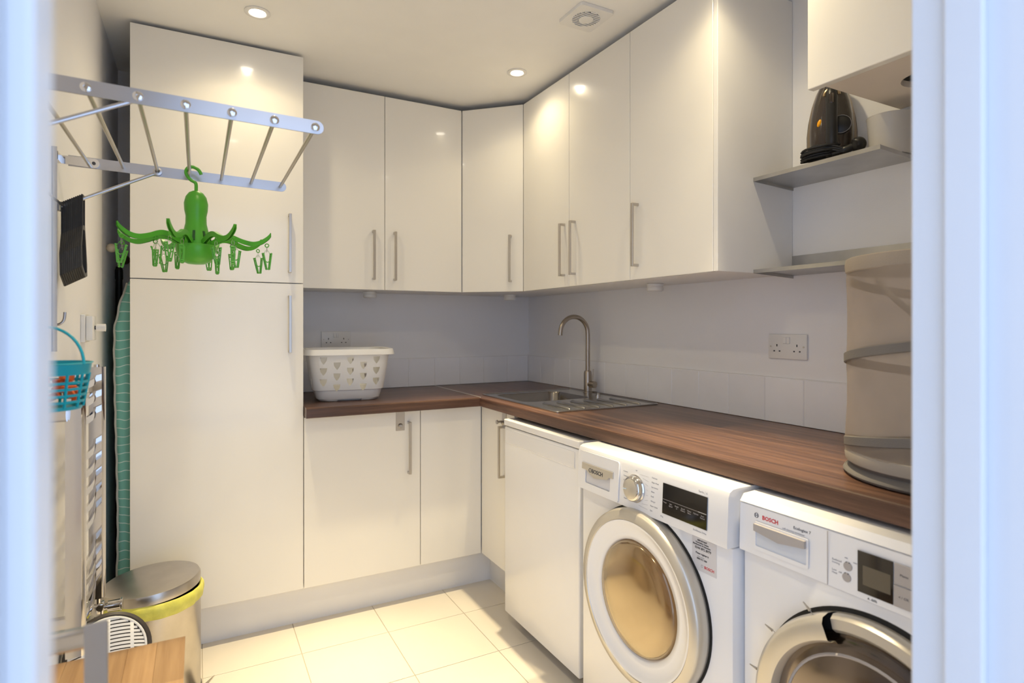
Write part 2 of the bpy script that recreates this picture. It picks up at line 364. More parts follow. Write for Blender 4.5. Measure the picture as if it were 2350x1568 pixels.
# ------------------------------------------------------------------ base cabinets
YBD = YD
t = thing('base_cabinet', 'white base cabinet under laundry basket with tall bar handle', 'cabinet', (.63, 2.8, 0))
obj('body', box(X1 + .001, .8855, YBD + .020, YB - .001, .1605, ZCB - .001), 'carcass', t)
d = obj('door', box(X1 + .0015, .8845, YBD, YBD + .018, .160, ZCB - .004, bev=.0012), 'door', t)
bar_handle(d, (.830, YBD), (0, -1), .583, .814)
l = obj('latch', box(.772, .811, YBD - .004, YBD - .0005, .776, .866, bev=.001), 'handle', t)
b = NB(); cyl(b, (.791, YBD - .004, .798), (.791, YBD - .012, .798), .011, .007); cyl(b, (.791, YBD - .012, .798), (.791, YBD - .015, .798), .004); obj('latch_knob', b, 'steel', l, smooth=True)
t = thing('base_cabinet', 'plain white corner base cabinet with no handle', 'cabinet', (1.04, 2.8, 0))
obj('body', box(.8865, 1.208, YBD + .020, YB - .001, .1605, ZCB - .001), 'carcass', t)
obj('door', box(.8875, 1.1875, YBD, YBD + .018, .160, ZCB - .004, bev=.0012), 'door', t)
XD = 1.1899
t = thing('base_cabinet', 'narrow white base cabinet left of the fridge, below the sink', 'cabinet', (1.4, 2.36, 0))
obj('body', box(1.210, XR - .001, 2.20, YBD + .018, .1605, .70), 'carcass', t)
d = obj('door', box(XD, XD + .018, 2.205, 2.5325, .160, ZCB - .004, bev=.0012), 'door', t)
bar_handle(d, (XD, 2.300), (-1, 0), .572, .800)
l = obj('latch', box(XD - .004, XD - .0005, 2.277, 2.313, .789, .866, bev=.001), 'handle', t)
b = NB(); cyl(b, (XD - .004, 2.31, .818), (XD - .030, 2.31, .818), .005); cyl(b, (XD - .028, 2.31, .818), (XD - .033, 2.31, .818), .009); cyl(b, (XD - .012, 2.31, .818), (XD - .012, 2.29, .812), .006); obj('latch_knob', b, 'steel', l, smooth=True)
b = NB(); bx(b, X0, 1.262, 2.590, 2.604, 0, .158); o = tag(obj('plinth', b, 'plinth'), 'long white plinth board under the tall and left base cabinets', 'plinth'); rebase(o, (.5, 2.6, 0))
b = NB(); bx(b, 1.262, 1.276, 2.21, 2.590, 0, .158); o = tag(obj('plinth', b, 'plinth'), 'short white plinth board returning beside the fridge', 'plinth'); rebase(o, (1.27, 2.4, 0))

# ------------------------------------------------------------------ worktops
YC, XC = 2.4718, 1.1508
def wt(b, x0, x1, y0, y1): bx(b, x0, x1, y0, y1, ZCB, ZW)
b = NB(); prism(b, [(YC, ZCB + .003), (YC + .004, ZCB), (YB - .001, ZCB), (YB - .001, ZW), (YC + .006, ZW), (YC + .0015, ZW - .002), (YC, ZW - .006)], X1 + .001, 1.1535, 'x')
o = tag(obj('worktop', b, 'wtop_x'), 'short dark walnut worktop carrying the white laundry basket', 'worktop'); rebase(o, (.77, 2.78, ZCB))
SX0, SX1, SY0, SY1 = 1.200, 1.712, 1.888, 2.556          # sink plate
b = NB()
prof = [(XC, ZCB + .003), (XC + .004, ZCB), (1.225, ZCB), (1.225, ZW), (XC + .006, ZW), (XC + .0015, ZW - .002), (XC, ZW - .006)]
prism(b, prof, YF + .002, YC, 'y')
prof2 = [(1.1565, ZCB), (1.225, ZCB), (1.225, ZW), (1.1565, ZW)]
prism(b, prof2, YC, YB - .001, 'y')
wt(b, 1.225, XR - .001, YF + .002, 2.15); wt(b, 1.225, XR - .001, 2.515, YB - .001); wt(b, 1.60, XR - .001, 2.15, 2.515)
o = tag(obj('worktop', b, 'wtop_y'), 'long dark walnut worktop along the right wall over the appliances', 'worktop'); rebase(o, (1.45, 1.7, ZCB))
o = tag(obj('joint_strip', box(1.1528, 1.1568, YC - .001, YB - .01, ZCB + .002, ZW + .002), 'strip'), 'thin metal strip joining the two walnut worktops', 'trim strip'); rebase(o, (1.155, 2.7, ZCB))
# ------------------------------------------------------------------ sink
t = thing('sink', 'stainless steel inset sink with ribbed drainer in the walnut worktop', 'sink', (1.45, 2.2, ZW))
b = NB(); bas = rrect(1.238, 1.588, 2.190, 2.503, .05, 6)
holed(b, rrect(SX0, SX1, SY0, SY1, .012, 3), [bas], ZW + .0004, ZW + .004)
tube(b, [(x, y, ZW + .0045) for x, y in rrect(SX0 + .004, SX1 - .004, SY0 + .004, SY1 - .004, .012, 3)], .0028, 6, closed=True)
obj('rim', b, 'sinksteel', t, smooth=True)
b = NB(); L_ = []
for z, g in ((ZW + .004, 0), (ZW - .004, .004), (ZW - .12, .010), (ZW - .142, .018), (ZW - .15, .035)):
    L_.append([(x, y, z) for x, y in rrect(1.238 + g, 1.588 - g, 2.190 + g, 2.503 - g, .05, 6)])
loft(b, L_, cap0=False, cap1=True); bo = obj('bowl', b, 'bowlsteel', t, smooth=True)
b = NB(); lathe(b, [(0, 0), (.04, 0), (.043, .003), (.047, .003), (.05, 0)], 24, Matrix.Translation((1.42, 2.33, ZW - .1495))); obj('strainer', b, 'chrome', bo, smooth=True)
for k in range(6):
    x = 1.283 + .07 * k
    b = NB(); tube(b, [(x, 1.918, ZW + .0035), (x, 1.925, ZW + .0055), (x, 2.115, ZW + .0055), (x, 2.125, ZW + .0035)], [.003, .006, .006, .003], 8, flat=1.0); obj('drainer_rib', b, 'sinksteel', t, smooth=True)
b = NB(); cyl(b, (1.635, 2.215, ZW + .004), (1.635, 2.215, ZW + .012), .012); cyl(b, (1.635, 2.215, ZW + .012), (1.635, 2.215, ZW + .022), .007); obj('waste_knob', b, 'chrome', t, smooth=True)
# tap
TX, TY = 1.690, 2.372
t = thing('tap', 'brushed nickel swan neck mixer tap at the sink', 'tap', (TX, TY, ZW + .004))
b = NB(); lathe(b, [(0, 0), (.024, 0), (.024, .004), (.0195, .006), (.0195, .098), (.0165, .106), (.0115, .108), (0, .108)], 24, Matrix.Translation((TX, TY, ZW + .0045))); obj('tap_body', b, 'nickel', t, smooth=True)
b = NB(); pts = [(TX, TY, 1.01), (TX, TY, 1.10), (TX, TY, 1.19)]; rr = .080; cx = TX - rr
for k in range(1, 17):
    a = R(k * 165 / 16); pts.append((cx + rr * math.cos(a), TY - .0, 1.205 + rr * math.sin(a)))
pts.append((pts[-1][0] - .004, TY, pts[-1][2] - .03))
tube(b, pts, .0108, 16); obj('spout', b, 'nickel', t, smooth=True)
b = NB(); dv = Vector((.25, -1, 0)).normalized(); p0 = Vector((TX, TY, .955)); cyl(b, p0 + dv * .012, p0 + dv * .046, .0165, .0165, 24)
obj('tap_lever', b, 'nickel', t, smooth=True)
b = NB(); p1 = p0 + dv * .030; cyl(b, p1 + Vector((0, 0, .012)), p1 + Vector((.004, -.002, .075)), .0035, .0028); obj('lever_pin', b, 'nickel', t, smooth=True)

# ------------------------------------------------------------------ wall cabinets
YU, XU, ZU, ZUT = 2.7407, 1.4089, 1.4108, 2.3289
def wall_unit_y(x0, x1, label, hx):
    t = thing('wall_cabinet', label, 'wall cabinet', ((x0 + x1) / 2, 2.9, ZU))
    obj('body', box(x0 + .001, x1 - .001, YU + .020, YB - .001, ZU + .002, ZUT - .002), 'carcass', t)
    d = obj('door', box(x0 + .0012, x1 - .0012, YU, YU + .018, ZU, ZUT, bev=.0012), 'door', t)
    bar_handle(d, (hx, YU), (0, -1), 1.457, 1.688)
wall_unit_y(X1 + .002, .7815, 'white wall cabinet beside the tall cabinet, handle on its right', .725)
wall_unit_y(.7815, 1.1765, 'white wall cabinet left of the corner, handle on its left', .827)
t = thing('wall_cabinet', 'diagonal white corner wall cabinet above the sink', 'wall cabinet', (1.5, 2.85, ZU))
Y1 = 2.5174; XA = 1.1776
b = NB(); prism(b, [(XA + .001, YB - .001), (XA + .001, YU + .022), (XU + .022, Y1 + .001), (XR - .001, Y1 + .001), (XR - .001, YB - .001)], ZU + .002, ZUT - .002, 'z'); obj('body', b, 'carcass', t)
du = Vector((XU - XA, Y1 - YU, 0)); L_ = du.length; du.normalize(); dn = Vector((du.y, -du.x, 0))      # outward normal
Mx = Matrix(((du.x, -dn.x, 0, XA), (du.y, -dn.y, 0, YU), (0, 0, 1, 0), (0, 0, 0, 1)))
d = obj('door', box(.0015, L_ - .0015, 0, .017, ZU, ZUT, bev=.0012, Mx=Mx), 'door', t)
hp = Vector((XA, YU, 0)) + du * (L_ * .80); bar_handle(d, (hp.x, hp.y), (dn.x, dn.y), 1.457, 1.688)
def wall_unit_x(y0, y1, label, hy):
    t = thing('wall_cabinet', label, 'wall cabinet', (1.58, (y0 + y1) / 2, ZU))
    obj('body', box(XU + .020, XR - .001, y0 + .001, y1 - .001, ZU + .002, ZUT - .002), 'carcass', t)
    d = obj('door', box(XU, XU + .018, y0 + .001, y1 - .001, ZU, ZUT, bev=.0012), 'door', t)
    bar_handle(d, (XU, hy), (-1, 0), 1.457, 1.686)
    return t
wall_unit_x(2.1146, Y1, 'white wall cabinet just right of the diagonal corner unit', 2.151)
wall_unit_x(1.7112, 2.1146, 'middle white wall cabinet of the three on the right wall', 2.070)
t = wall_unit_x(1.3133, 1.7112, 'white wall cabinet at the end of the right-hand run, nearest the shelves', 1.667)
obj('end_panel', box(XU + .0005, XR - .001, 1.2953, 1.3125, ZU, ZUT, bev=.001), 'carcass', t)
# screw cap holes under cabinets
# puck lights
for (x, y), lab in (((.761, 2.935), 'small round white puck light under the cabinet above the laundry basket'), ((1.515, 2.860), 'small round white puck light under the corner wall cabinet'), ((1.640, 1.834), 'small round white puck light under the right-hand wall cabinets')):
    t = thing('puck_light', lab, 'light', (x, y, ZU))
    b = NB(); lathe(b, [(0, .001), (.034, .001), (.034, -.008), (.031, -.010), (.031, -.012)], 28, Matrix.Translation((x, y, ZU + .0))); obj('base', b, 'whitep', t, smooth=True)
    b = NB(); lathe(b, [(.031, -.012), (.033, -.014), (.033, -.026), (.029, -.029), (0, -.029)], 28, Matrix.Translation((x, y, ZU))); obj('lens', b, 'whitep', t, smooth=True)
# boiler style cabinet upper right
t = thing('wall_cabinet', 'deep white wall cabinet hung above the iron, round hole in its base', 'wall cabinet', (1.57, .70, 1.856))
obj('door', box(1.400, 1.424, YF + .004, .987, 1.856, ZC - .006, bev=.0015), 'door', t)
b = NB(); cc = [(1.60 + .060 * math.cos(R(a)), .797 + .060 * math.sin(R(a))) for a in range(0, 360, 15)]
holed(b, [(1.425, YF + .004), (XR - .001, YF + .004), (XR - .001, .952), (1.425, .952)], [cc], 1.857, 1.873); obj('base_panel', b, mat('warm_white_board', (.74, .66, .58), .5), t)
b = NB(); bx(b, 1.425, XR - .001, YF + .004, .952, 1.93, ZC - .008); bx(b, 1.425, XR - .001, .934, .952, 1.874, 1.93); bx(b, 1.425, 1.43, YF + .004, .934, 1.874, 1.93); obj('body', b, 'carcass', t)

# ------------------------------------------------------------------ appliances
def rounded_prof(pts): return pts
# fridge
FX = 1.130
t = thing('fridge', 'white under-counter fridge left of the washing machine', 'fridge', (1.43, 1.905, 0))
obj('cabinet', box(FX + .045, 1.70, 1.636, 2.180, .05, .822, bev=.004), 'app', t)
b = NB(); bx(b, FX, FX + .042, 1.636, 2.180, .050, .823, bev=.006, seg=3); dr = obj('door', b, 'app', t, smooth=True)
b = NB(); prism(b, [(FX - .0012, .812), (FX + .002, .812), (FX + .002, .752), (FX - .004, .758), (FX - .0045, .768)], 1.660, 2.165, 'y'); obj('grip_lip', b, 'app', dr)
b = NB(); bx(b, FX - .0025, FX - .0010, 1.662, 2.163, .770, .787); obj('grip_shade', b, mat('grip_shadow_white', (.55, .55, .56), .35), dr)  # flat strip, its grey stands for the shade inside the grip
obj('top_plate', box(FX - .003, 1.70, 1.634, 2.182, .827, .853, bev=.004, seg=2), 'app', t)
for x0 in (1.20, 1.62):
    for y0 in (1.66, 2.12): obj('foot', box(x0, x0 + .04, y0, y0 + .04, 0, .05), 'darkgap', t)
txt('logo_text', 'BOSCH', .011, XNEG(FX - .0005, 2.118, .800), 'inkl', dr)
b = NB(); lathe(b, [(.0038, 0), (.0046, 0), (.0046, .0005), (.0038, .0005)], 20, XNEG(FX - .0002, 2.130, .804)); obj('emblem', b, 'inkl', dr)
# ---- washing machine
t = thing('washing_machine', 'white washing machine with tan round glass door and silver rim', 'washing machine', (1.36, 1.255, 0))
WY0, WY1 = .955, 1.556; WX = 1.088
obj('cabinet', box(WX, 1.66, WY0, WY1, .018, .726, bev=.006, seg=2), 'app', t, smooth=True)
for x0 in (1.15, 1.6):
    for y0 in (1.0, 1.51): obj('foot', cyl(NB(), (x0, y0, 0), (x0, y0, .02), .022), 'darkgap', t)
pf = [(1.070, .729), (1.069, .738), (1.074, .846), (1.079, .858), (1.090, .8635), (1.11, .8648), (1.66, .8648), (1.66, .729)]
b = NB(); prism(b, pf, WY0, WY1, 'y', bev=0); fa = obj('control_panel', b, 'app', t, smooth=True, ang=35)
# drawer
dw = NB(); fx = lambda z: 1.069 + (z - .738) / (.846 - .738) * .005
TILT = math.atan2(.005, .108)
def PAN(y, z, off=0): return Matrix.Translation((fx(z) - off, y, z)) @ Matrix.Rotation(TILT, 4, 'Y') @ XNEG(0, 0, 0)
# drawer local: x right, y up, z out ; size .196 x .118 ; origin lower-left corner
D0 = PAN(1.545, .731, 0)
b = NB(); holed(b, rrect(.002, .198, .001, .118, .007, 3), [rrect(.035, .160, .022, .082, .006, 3)], .001, .0045, 'z', Mx=D0); dd = obj('detergent_drawer', b, 'app', t, smooth=True)
b = NB(); L_ = []
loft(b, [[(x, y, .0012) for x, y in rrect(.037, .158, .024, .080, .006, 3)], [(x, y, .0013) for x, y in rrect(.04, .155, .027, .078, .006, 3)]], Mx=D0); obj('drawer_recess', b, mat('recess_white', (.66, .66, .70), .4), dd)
b = NB(); prism(b, [(.022, .083), (.175, .083), (.175, .064), (.158, .064), (.150, .056), (.085, .046), (.050, .060), (.040, .064), (.022, .064)], .0046, .009, 'z', Mx=D0); dp = obj('drawer_pull', b, 'silver', dd)
txt('logo_text', 'BOSCH', .017, D0 @ Matrix.Translation((.074, .060, .0092)), 'ink', dp, bold=.0004)
b = NB(); tube(b, [(.066 + .006 * math.cos(R(a)), .066 + .006 * math.sin(R(a)), .0094) for a in range(0, 360, 30)], .0008, 5, closed=True); bmesh.ops.transform(b, matrix=D0, verts=b.verts); obj('emblem', b, 'ink', dp)
# dial
DC = PAN(1.277, .790)
b = NB(); lathe(b, [(0, .0005), (.037, .0005), (.0385, .003), (.036, .006)], 48, DC); lathe(b, [(.0365, .004), (.034, .016), (.030, .020), (.0275, .0205)], 48, DC); dl = obj('dial', b, 'chrome', t, smooth=True)
b = NB(); lathe(b, [(.0275, .0205), (.026, .0215), (0, .0225)], 40, DC); obj('dial_face', b, 'silver', dl, smooth=True)
bx_ = NB(); bx(bx_, -.0275, -.013, -.0012, .0012, .0215, .0228, Mx=DC @ Matrix.Rotation(R(8), 4, 'Z')); obj('dial_mark', bx_, mat('dial_light_mark', (.7, .85, 1), .3), dl)
lbl_l = ['Cottons', 'Cottons Eco', 'Easy-Care', 'Mixed Load', 'Drum Clean', 'Wool', 'Rinse']; lbl_r = ['Delicates', 'Night Wash', 'Sportswear', 'Shirts', 'Dark', 'Allergy+', 'Super Quick', 'Spin']
for i, s in enumerate(lbl_l): txt('dial_text', s, .0056, PAN(1.331 - .001 * i, .826 - i * .0125, .0003), 'inkl', fa, align='LEFT')
for i, s in enumerate(lbl_r): txt('dial_text', s, .0056, PAN(1.212 + .0005 * i, .833 - i * .0125, .0003), 'inkl', fa, align='LEFT')
txt('dial_text', 'Off', .005, PAN(1.276, .838, .0003), 'inkl', fa, align='CENTER')
for i in range(8):
    a = math.radians(70 - 20 * i); b = NB(); p0 = DC @ Vector((.045 * math.cos(a), .045 * math.sin(a), .0006)); p1 = DC @ Vector((.052, .043 - i * .0125, .0006)); tube(b, [p0, p1], .00025, 4); obj('dial_line', b, 'inkl', fa)
# display
b = NB(); P0 = PAN(1.168, .753); bx(b, 0, .153, 0, .079, .0004, .0022, bev=.0008, Mx=P0); ds = obj('display', b, 'screen', t)
b = NB(); bx(b, .002, .151, .0375, .0383, .0022, .0026, Mx=P0); obj('display_line', b, 'appgrey', ds)
b = NB(); bx(b, .125, .151, .0372, .0388, .0026, .0030, Mx=P0); obj('start_mark', b, 'inkw', ds)
for i, (s1, s2) in enumerate((('Temp', ''), ('Spin', 'Speed'), ('Ready', 'in'), ('Speed', 'Perfect'), ('Water', 'Rinse'), ('Options', ''), ('Start', 'Reload'))):
    txt('display_text', s1 + ('\n' + s2 if s2 else ''), .0052, P0 @ Matrix.Translation((.010 + .0215 * i, .029, .0026)), 'appgrey', ds, align='CENTER')
txt('panel_text', 'Serie | 6', .0085, PAN(1.046, .8375, .0003), 'inkl', fa)
txt('panel_text', '8 kg', .006, PAN(1.175, .742, .0003), 'inkl', fa)
txt('panel_text', 'EcoSilence Drive', .0062, PAN(1.060, .742, .0003), 'inkl', fa)
# door
WC = XNEG(WX, 1.262, .493)
b = NB(); lathe(b, [(.222, -.001), (.240, .0), (.2415, .020), (.238, .034), (.232, .040), (.2125, .043), (.2105, .040)], 96, WC); do = obj('door', b, 'silver', t, smooth=True, ang=50); do['label'] = 'round silver door rim'
b = NB(); lathe(b, [(.2105, .041), (.205, .0405), (.198, .034), (.172, .030), (.158, .028), (.153, .016)], 96, WC); obj('inner_ring', b, 'app', do, smooth=True, ang=60)
b = NB(); lathe(b, [(.154, .018), (.151, .030), (.143, .036), (.11, .042), (.06, .046), (0, .047)], 64, WC); g = obj('door_glass', b, 'tanglass', do, smooth=True, ang=60)
b = NB(); lathe(b, [(.153, .012), (.12, .010), (0, .0015)], 48, WC); obj('drum_back', b, mat('drum_steel', (.62, .52, .38), .5, .2), do, smooth=True)
b = NB(); lathe(b, [(.241, -.0005), (.246, .0), (.2455, .004), (.241, .004)], 96, WC); obj('door_gasket', b, 'darkgap', do)
# sticker
ST = XNEG(WX, 1.081, .640)
b = NB(); bx(b, 0, .078, 0, .080, .0002, .0007, Mx=ST); sk = obj('sticker', b, 'sticker', t)
for s, y, sz, x, m in (('IMPORTANT', .072, .0055, .018, 'ink'), ('Vorschriften / Notice', .0665, .0048, .012, 'ink'), ('Manufacturer & Guarantee', .061, .0052, .003, 'ink'), ('0344 892 8979', .052, .0085, .010, 'ink'), ('Please register it', .040, .0062, .012, 'ink'), ('www. service', .033, .004, .018, 'inkl'), ('0800 011 000', .027, .0058, .016, 'ink'), ('BOSCH', .010, .0095, .040, 'red')):
    txt('sticker_text', s, sz, ST @ Matrix.Translation((x, y, .0009)), m, sk, bold=.00015)
b = NB(); tube(b, [(.033 + .003 * math.cos(R(a)), .0135 + .003 * math.sin(R(a)), .001) for a in range(0, 360, 30)], .0004, 4, closed=True); bmesh.ops.transform(b, matrix=ST, verts=b.verts); obj('emblem', b, 'inkl', sk)
# ---- dryer
t = thing('tumble_dryer', 'white tumble dryer with smoked door nearest the doorway', 'tumble dryer', (1.38, .65, 0))
RY0, RY1 = .352, .945; RX = 1.112
obj('cabinet', box(RX, 1.68, RY0, RY1, .018, .727, bev=.006, seg=2), 'app', t, smooth=True)
for x0 in (1.18, 1.62):
    for y0 in (.39, .90): obj('foot', cyl(NB(), (x0, y0, 0), (x0, y0, .02), .022), 'darkgap', t)
b = NB(); prism(b, [(1.100, .840), (1.112, .855), (1.16, .858), (1.68, .858), (1.68, .840)], RY0, RY1, 'y'); obj('top_plate', b, 'app', t, smooth=True)
b = NB(); prism(b, [(1.098, .730), (1.101, .836), (1.106, .8385), (1.68, .8385), (1.68, .729), (1.102, .7285)], RY0, RY1, 'y'); pn = obj('control_panel', b, 'app', t, smooth=True, ang=35)
def RP(y, z, off=0): return XNEG(1.098 + (z - .73) * .03 - off, y, z)
b = NB(); bx(b, 0, .0012, 0, .106, 0, .0008, Mx=RP(.731, .730)); obj('panel_seam', b, 'appgrey', pn)
WD = RP(.905, .742)
b = NB(); prism(b, [(.006, .060), (.130, .060), (.130, .045), (.068, .036), (.006, .045)], .0006, .010, 'z', Mx=WD); tk = obj('container_pull', b, 'appgrey', t)
b = NB(); holed(b, rrect(.002, .134, .002, .064, .004, 3), [rrect(.006, .130, .010, .060, .003, 3)], .0004, .003, 'z', Mx=WD); obj('pull_surround', b, 'app', tk, smooth=True)
b = NB(); bx(b, .006, .130, .010, .045, .0006, .0012, Mx=WD); obj('pull_recess', b, mat('pale_recess', (.62, .66, .74), .4), tk)
txt('logo_text', 'BOSCH', .0125, RP(.885, .8135, .0005), 'red', pn, bold=.0003)
for rr_ in (.0052,):
    b = NB(); c = RP(.900, .8185, .0006)
    tube(b, [(rr_ * math.cos(R(a)), rr_ * math.sin(R(a)), 0) for a in range(0, 360, 20)], .0005, 5, closed=True); bx(b, -.0028, .0028, -.0004, .0004, -.0003, .0003); bx(b, -.0030, -.0022, -.0038, .0038, -.0003, .0003); bx(b, .0022, .0030, -.0038, .0038, -.0003, .0003)
    bmesh.ops.transform(b, matrix=c, verts=b.verts); obj('emblem', b, 'ink', pn)
txt('panel_text', 'Ecologixx 7', .0085, RP(.808, .8165, .0005), 'ink', pn)
txt('panel_text', 'self-cleaning condenser', .0056, RP(.834, .8085, .0005), 'inkl', pn)
txt('panel_text', 'Reduced\nIroning', .0055, RP(.722, .783, .0005), 'inkl', pn)
txt('panel_text', 'Low\nHeat', .0055, RP(.722, .763, .0005), 'inkl', pn)
txt('panel_text', 'min', .0045, RP(.697, .794, .0005), 'inkl', pn); txt('panel_text', 'max', .0045, RP(.680, .790, .0005), 'inkl', pn); txt('panel_text', 'Off', .0045, RP(.708, .762, .0005), 'inkl', pn)
txt('panel_text', 'A -50%', .0060, RP(.652, .733, .0005), 'ink', pn)
for y, z in ((.690, .780), (.692, .7585)):
    b = NB(); lathe(b, [(.0085, 0), (.0085, .0012), (.0078, .002), (0, .002)], 28, RP(y, z)); kb = obj('option_button', b, 'appgrey', t, smooth=True)
    b = NB(); sphere(b, (1.097 + (z - .73) * .03, y + .003, z + .0075), .0013, 8); sphere(b, (1.097 + (z - .73) * .03, y - .003, z + .0075), .0013, 8); obj('button_light', b, 'ink', kb)
b = NB(); bx(b, 0, .064, 0, .077, .0003, .0015, Mx=RP(.670, .742)); sc = obj('display', b, 'screen', t)
b = NB(); bx(b, .010, .060, .016, .052, .0015, .002, Mx=RP(.670, .742)); obj('lcd', b, 'lcd', sc)
for z, s in ((.781, 'Menu'), (.742, '< / OK')):
    b = NB(); bx(b, .0655, .101, 0, .0375, .0003, .003, bev=.0008, Mx=RP(.670, z)); kb = obj('menu_button', b, 'appgrey', t)
    txt('button_text', s, .0062, RP(.670, z) @ Matrix.Translation((.083, .017, .0031)), 'ink', kb, align='CENTER')
RC = XNEG(RX, .640, .455)
b = NB(); lathe(b, [(.243, 0), (.247, 0), (.247, .003), (.239, .005)], 96, RC); lathe(b, [(.205, .01), (.225, .012), (.238, .006)], 96, RC); dd = obj('door', b, 'darkgap', t, smooth=True); dd['label'] = 'dark round door surround'
b = NB(); lathe(b, [(.238, .004), (.239, .022), (.232, .034), (.214, .036), (.206, .028), (.205, .010)], 96, RC, a0=-120, a1=108); obj('chrome_rim', b, 'silver', dd, smooth=True, ang=50)
b = NB(); lathe(b, [(.238, .002), (.240, .026), (.236, .044), (.226, .052), (.196, .050), (.190, .040), (.192, .012)], 64, RC, a0=110, a1=238); hd = obj('door_handle', b, 'silver', dd, smooth=True, ang=50)
b = NB(); lathe(b, [(.206, .012), (.200, .026), (.180, .032), (.12, .040), (0, .045)], 80, RC); obj('door_glass', b, 'greyglass', dd, smooth=True, ang=60)
b = NB(); lathe(b, [(.205, .010), (.13, .006), (0, .0015)], 48, RC); obj('drum_back', b, mat('dark_drum', (.20, .17, .16), .4, .3), dd, smooth=True)
b = NB(); lathe(b, [(.165, .0345), (.168, .0375), (.171, .0335)], 64, RC); obj('glass_ring', b, 'appgrey', dd, smooth=True)
for a in (118, 146, 172):
    v = Vector((.241 * math.cos(R(a)), .241 * math.sin(R(a)), .03)); u = Vector((math.cos(R(a)), math.sin(R(a)) * .4, 0)).normalized()
    b = NB(); cyl(b, v + u * .005, v + u * .024, .0030, .0012, 8); tube(b, [v - u * .012, v + Vector((0, .004, .004)), v + u * .008], .0007, 5); bmesh.ops.transform(b, matrix=RC, verts=b.verts); obj('wire_clip', b, 'steel', dd, smooth=True)

# ------------------------------------------------------------------ ceiling lights & vent
DLl = ['recessed ceiling spotlight above the tall cabinet', 'recessed ceiling spotlight near the corner wall cabinets', 'recessed ceiling spotlight over the drying rack, out of view', 'recessed ceiling spotlight over the worktop, out of view']
for (x, y), lab in zip(LAMPS, DLl):
    t = thing('ceiling_downlight', lab, 'ceiling light', (x, y, ZC), group=None)
    b = NB(); lathe(b, [(.043, 0), (.044, -.003), (.040, -.005), (.031, -.0055), (.027, -.003), (.025, -.0005)], 48, Matrix.Translation((x, y, ZC))); obj('bezel', b, 'whitep', t, smooth=True)
    b = NB(); lathe(b, [(.0255, -.0012), (0, -.0012)], 40, Matrix.Translation((x, y, ZC))); obj('lamp', b, 'lamp', t)
t = thing('extractor_fan', 'square white extractor fan vent with round dark grille on the ceiling', 'extractor fan', (1.235, 1.742, ZC))
VX0, VX1, VY0, VY1 = 1.163, 1.305, 1.668, 1.818; vx, vy = (VX0 + VX1) / 2, (VY0 + VY1) / 2
b = NB(); cc = [(vx + .050 * math.cos(R(a)), vy + .050 * math.sin(R(a))) for a in range(0, 360, 10)]
holed(b, rrect(VX0, VX1, VY0, VY1, .012, 4), [cc], ZC - .012, ZC - .0005); obj('cover', b, 'whitep', t, smooth=True, ang=30)
b = NB(); lathe(b, [(.050, -.001), (0, -.001)], 36, Matrix.Translation((vx, vy, ZC))); obj('duct_shade', b, 'darkgap', t)  # flat black disc, its colour stands for the shade behind the slats
for k in range(-5, 6):
    yy = k * .0098; h = math.sqrt(max(.0505 ** 2 - yy * yy, 0))
    if h > .01: obj('slat', box(vx - h, vx + h, vy + yy - .0018, vy + yy + .0018, ZC - .0145, ZC - .010, Mx=None), 'whitep', t)
b = NB(); lathe(b, [(.026, -.010), (.026, -.0155), (.02, -.0165), (0, -.017)], 32, Matrix.Translation((vx, vy, ZC))); obj('centre_disc', b, 'whitep', t, smooth=True)

# ------------------------------------------------------------------ sockets
def socket(name, Mx, w, h, label, loc, m):
    t = thing(name, label, 'socket', loc)
    b = NB(); bx(b, 0, w, 0, h, 0, .0085, bev=.003, seg=2, Mx=Mx); obj('faceplate', b, m, t, smooth=True)
    for s in (.30 * w / .146 * .146 + .0, w - .30 * w):
        pass
    for cx in (w * .24, w * .76):
        b = NB(); bx(b, cx - .002, cx + .002, h * .50, h * .50 + .008, .0083, .0088, Mx=Mx)
        for dx in (-.0105, .0105): bx(b, cx + dx - .003, cx + dx + .003, h * .29, h * .29 + .0045, .0083, .0088, Mx=Mx)
        obj('pin_holes', b, 'ink', t)
    for dx in (-.0125, .0005):
        b = NB(); bx(b, w / 2 + dx, w / 2 + dx + .012, h * .62, h * .62 + .022, .0085, .0125, bev=.001, Mx=Mx @ Matrix.Identity(4)); obj('rocker', b, m, t)
    for cx in (.011, w - .011):
        b = NB(); lathe(b, [(.0032, .0084), (.0032, .0090), (0, .0090)], 16, Mx @ Matrix.Translation((cx, h * .5, 0))); bx(b, cx - .0025, cx + .0025, h * .5 - .0005, h * .5 + .0005, .0091, .0093, Mx=Mx); obj('screw', b, 'steel', t)
socket('double_socket', XNEG(XR, 1.385, 1.129), .147, .084, 'white double socket on the right wall beside the hamper', (XR, 1.31, 1.129), 'whitep')
MB_ = Matrix(((1, 0, 0, .550), (0, 0, -1, YB), (0, 1, 0, 1.129), (0, 0, 0, 1)))
socket('double_socket', MB_, .146, .084, 'white double socket on the back wall above the laundry basket', (.62, YB, 1.129), 'whitep')
t = thing('switch_box', 'small white wall switch box with a round knob, left wall', 'switch', (XL, 2.19, 1.19))
obj('backplate', box(XL, XL + .012, 2.148, 2.232, 1.192, 1.276, bev=.002), 'whitep', t); b = NB(); bx(b, XL + .012, XL + .030, 2.152, 2.228, 1.197, 1.272, bev=.004, seg=2); obj('cover', b, 'whitep', t, smooth=True)
b = NB(); cyl(b, (XL + .030, 2.19, 1.236), (XL + .034, 2.19, 1.236), .006); obj('spindle', b, 'ink', t); b = NB(); cyl(b, (XL + .034, 2.19, 1.236), (XL + .058, 2.19, 1.236), .0115, .0115, 24); obj('knob', b, 'whitep', t, smooth=True)
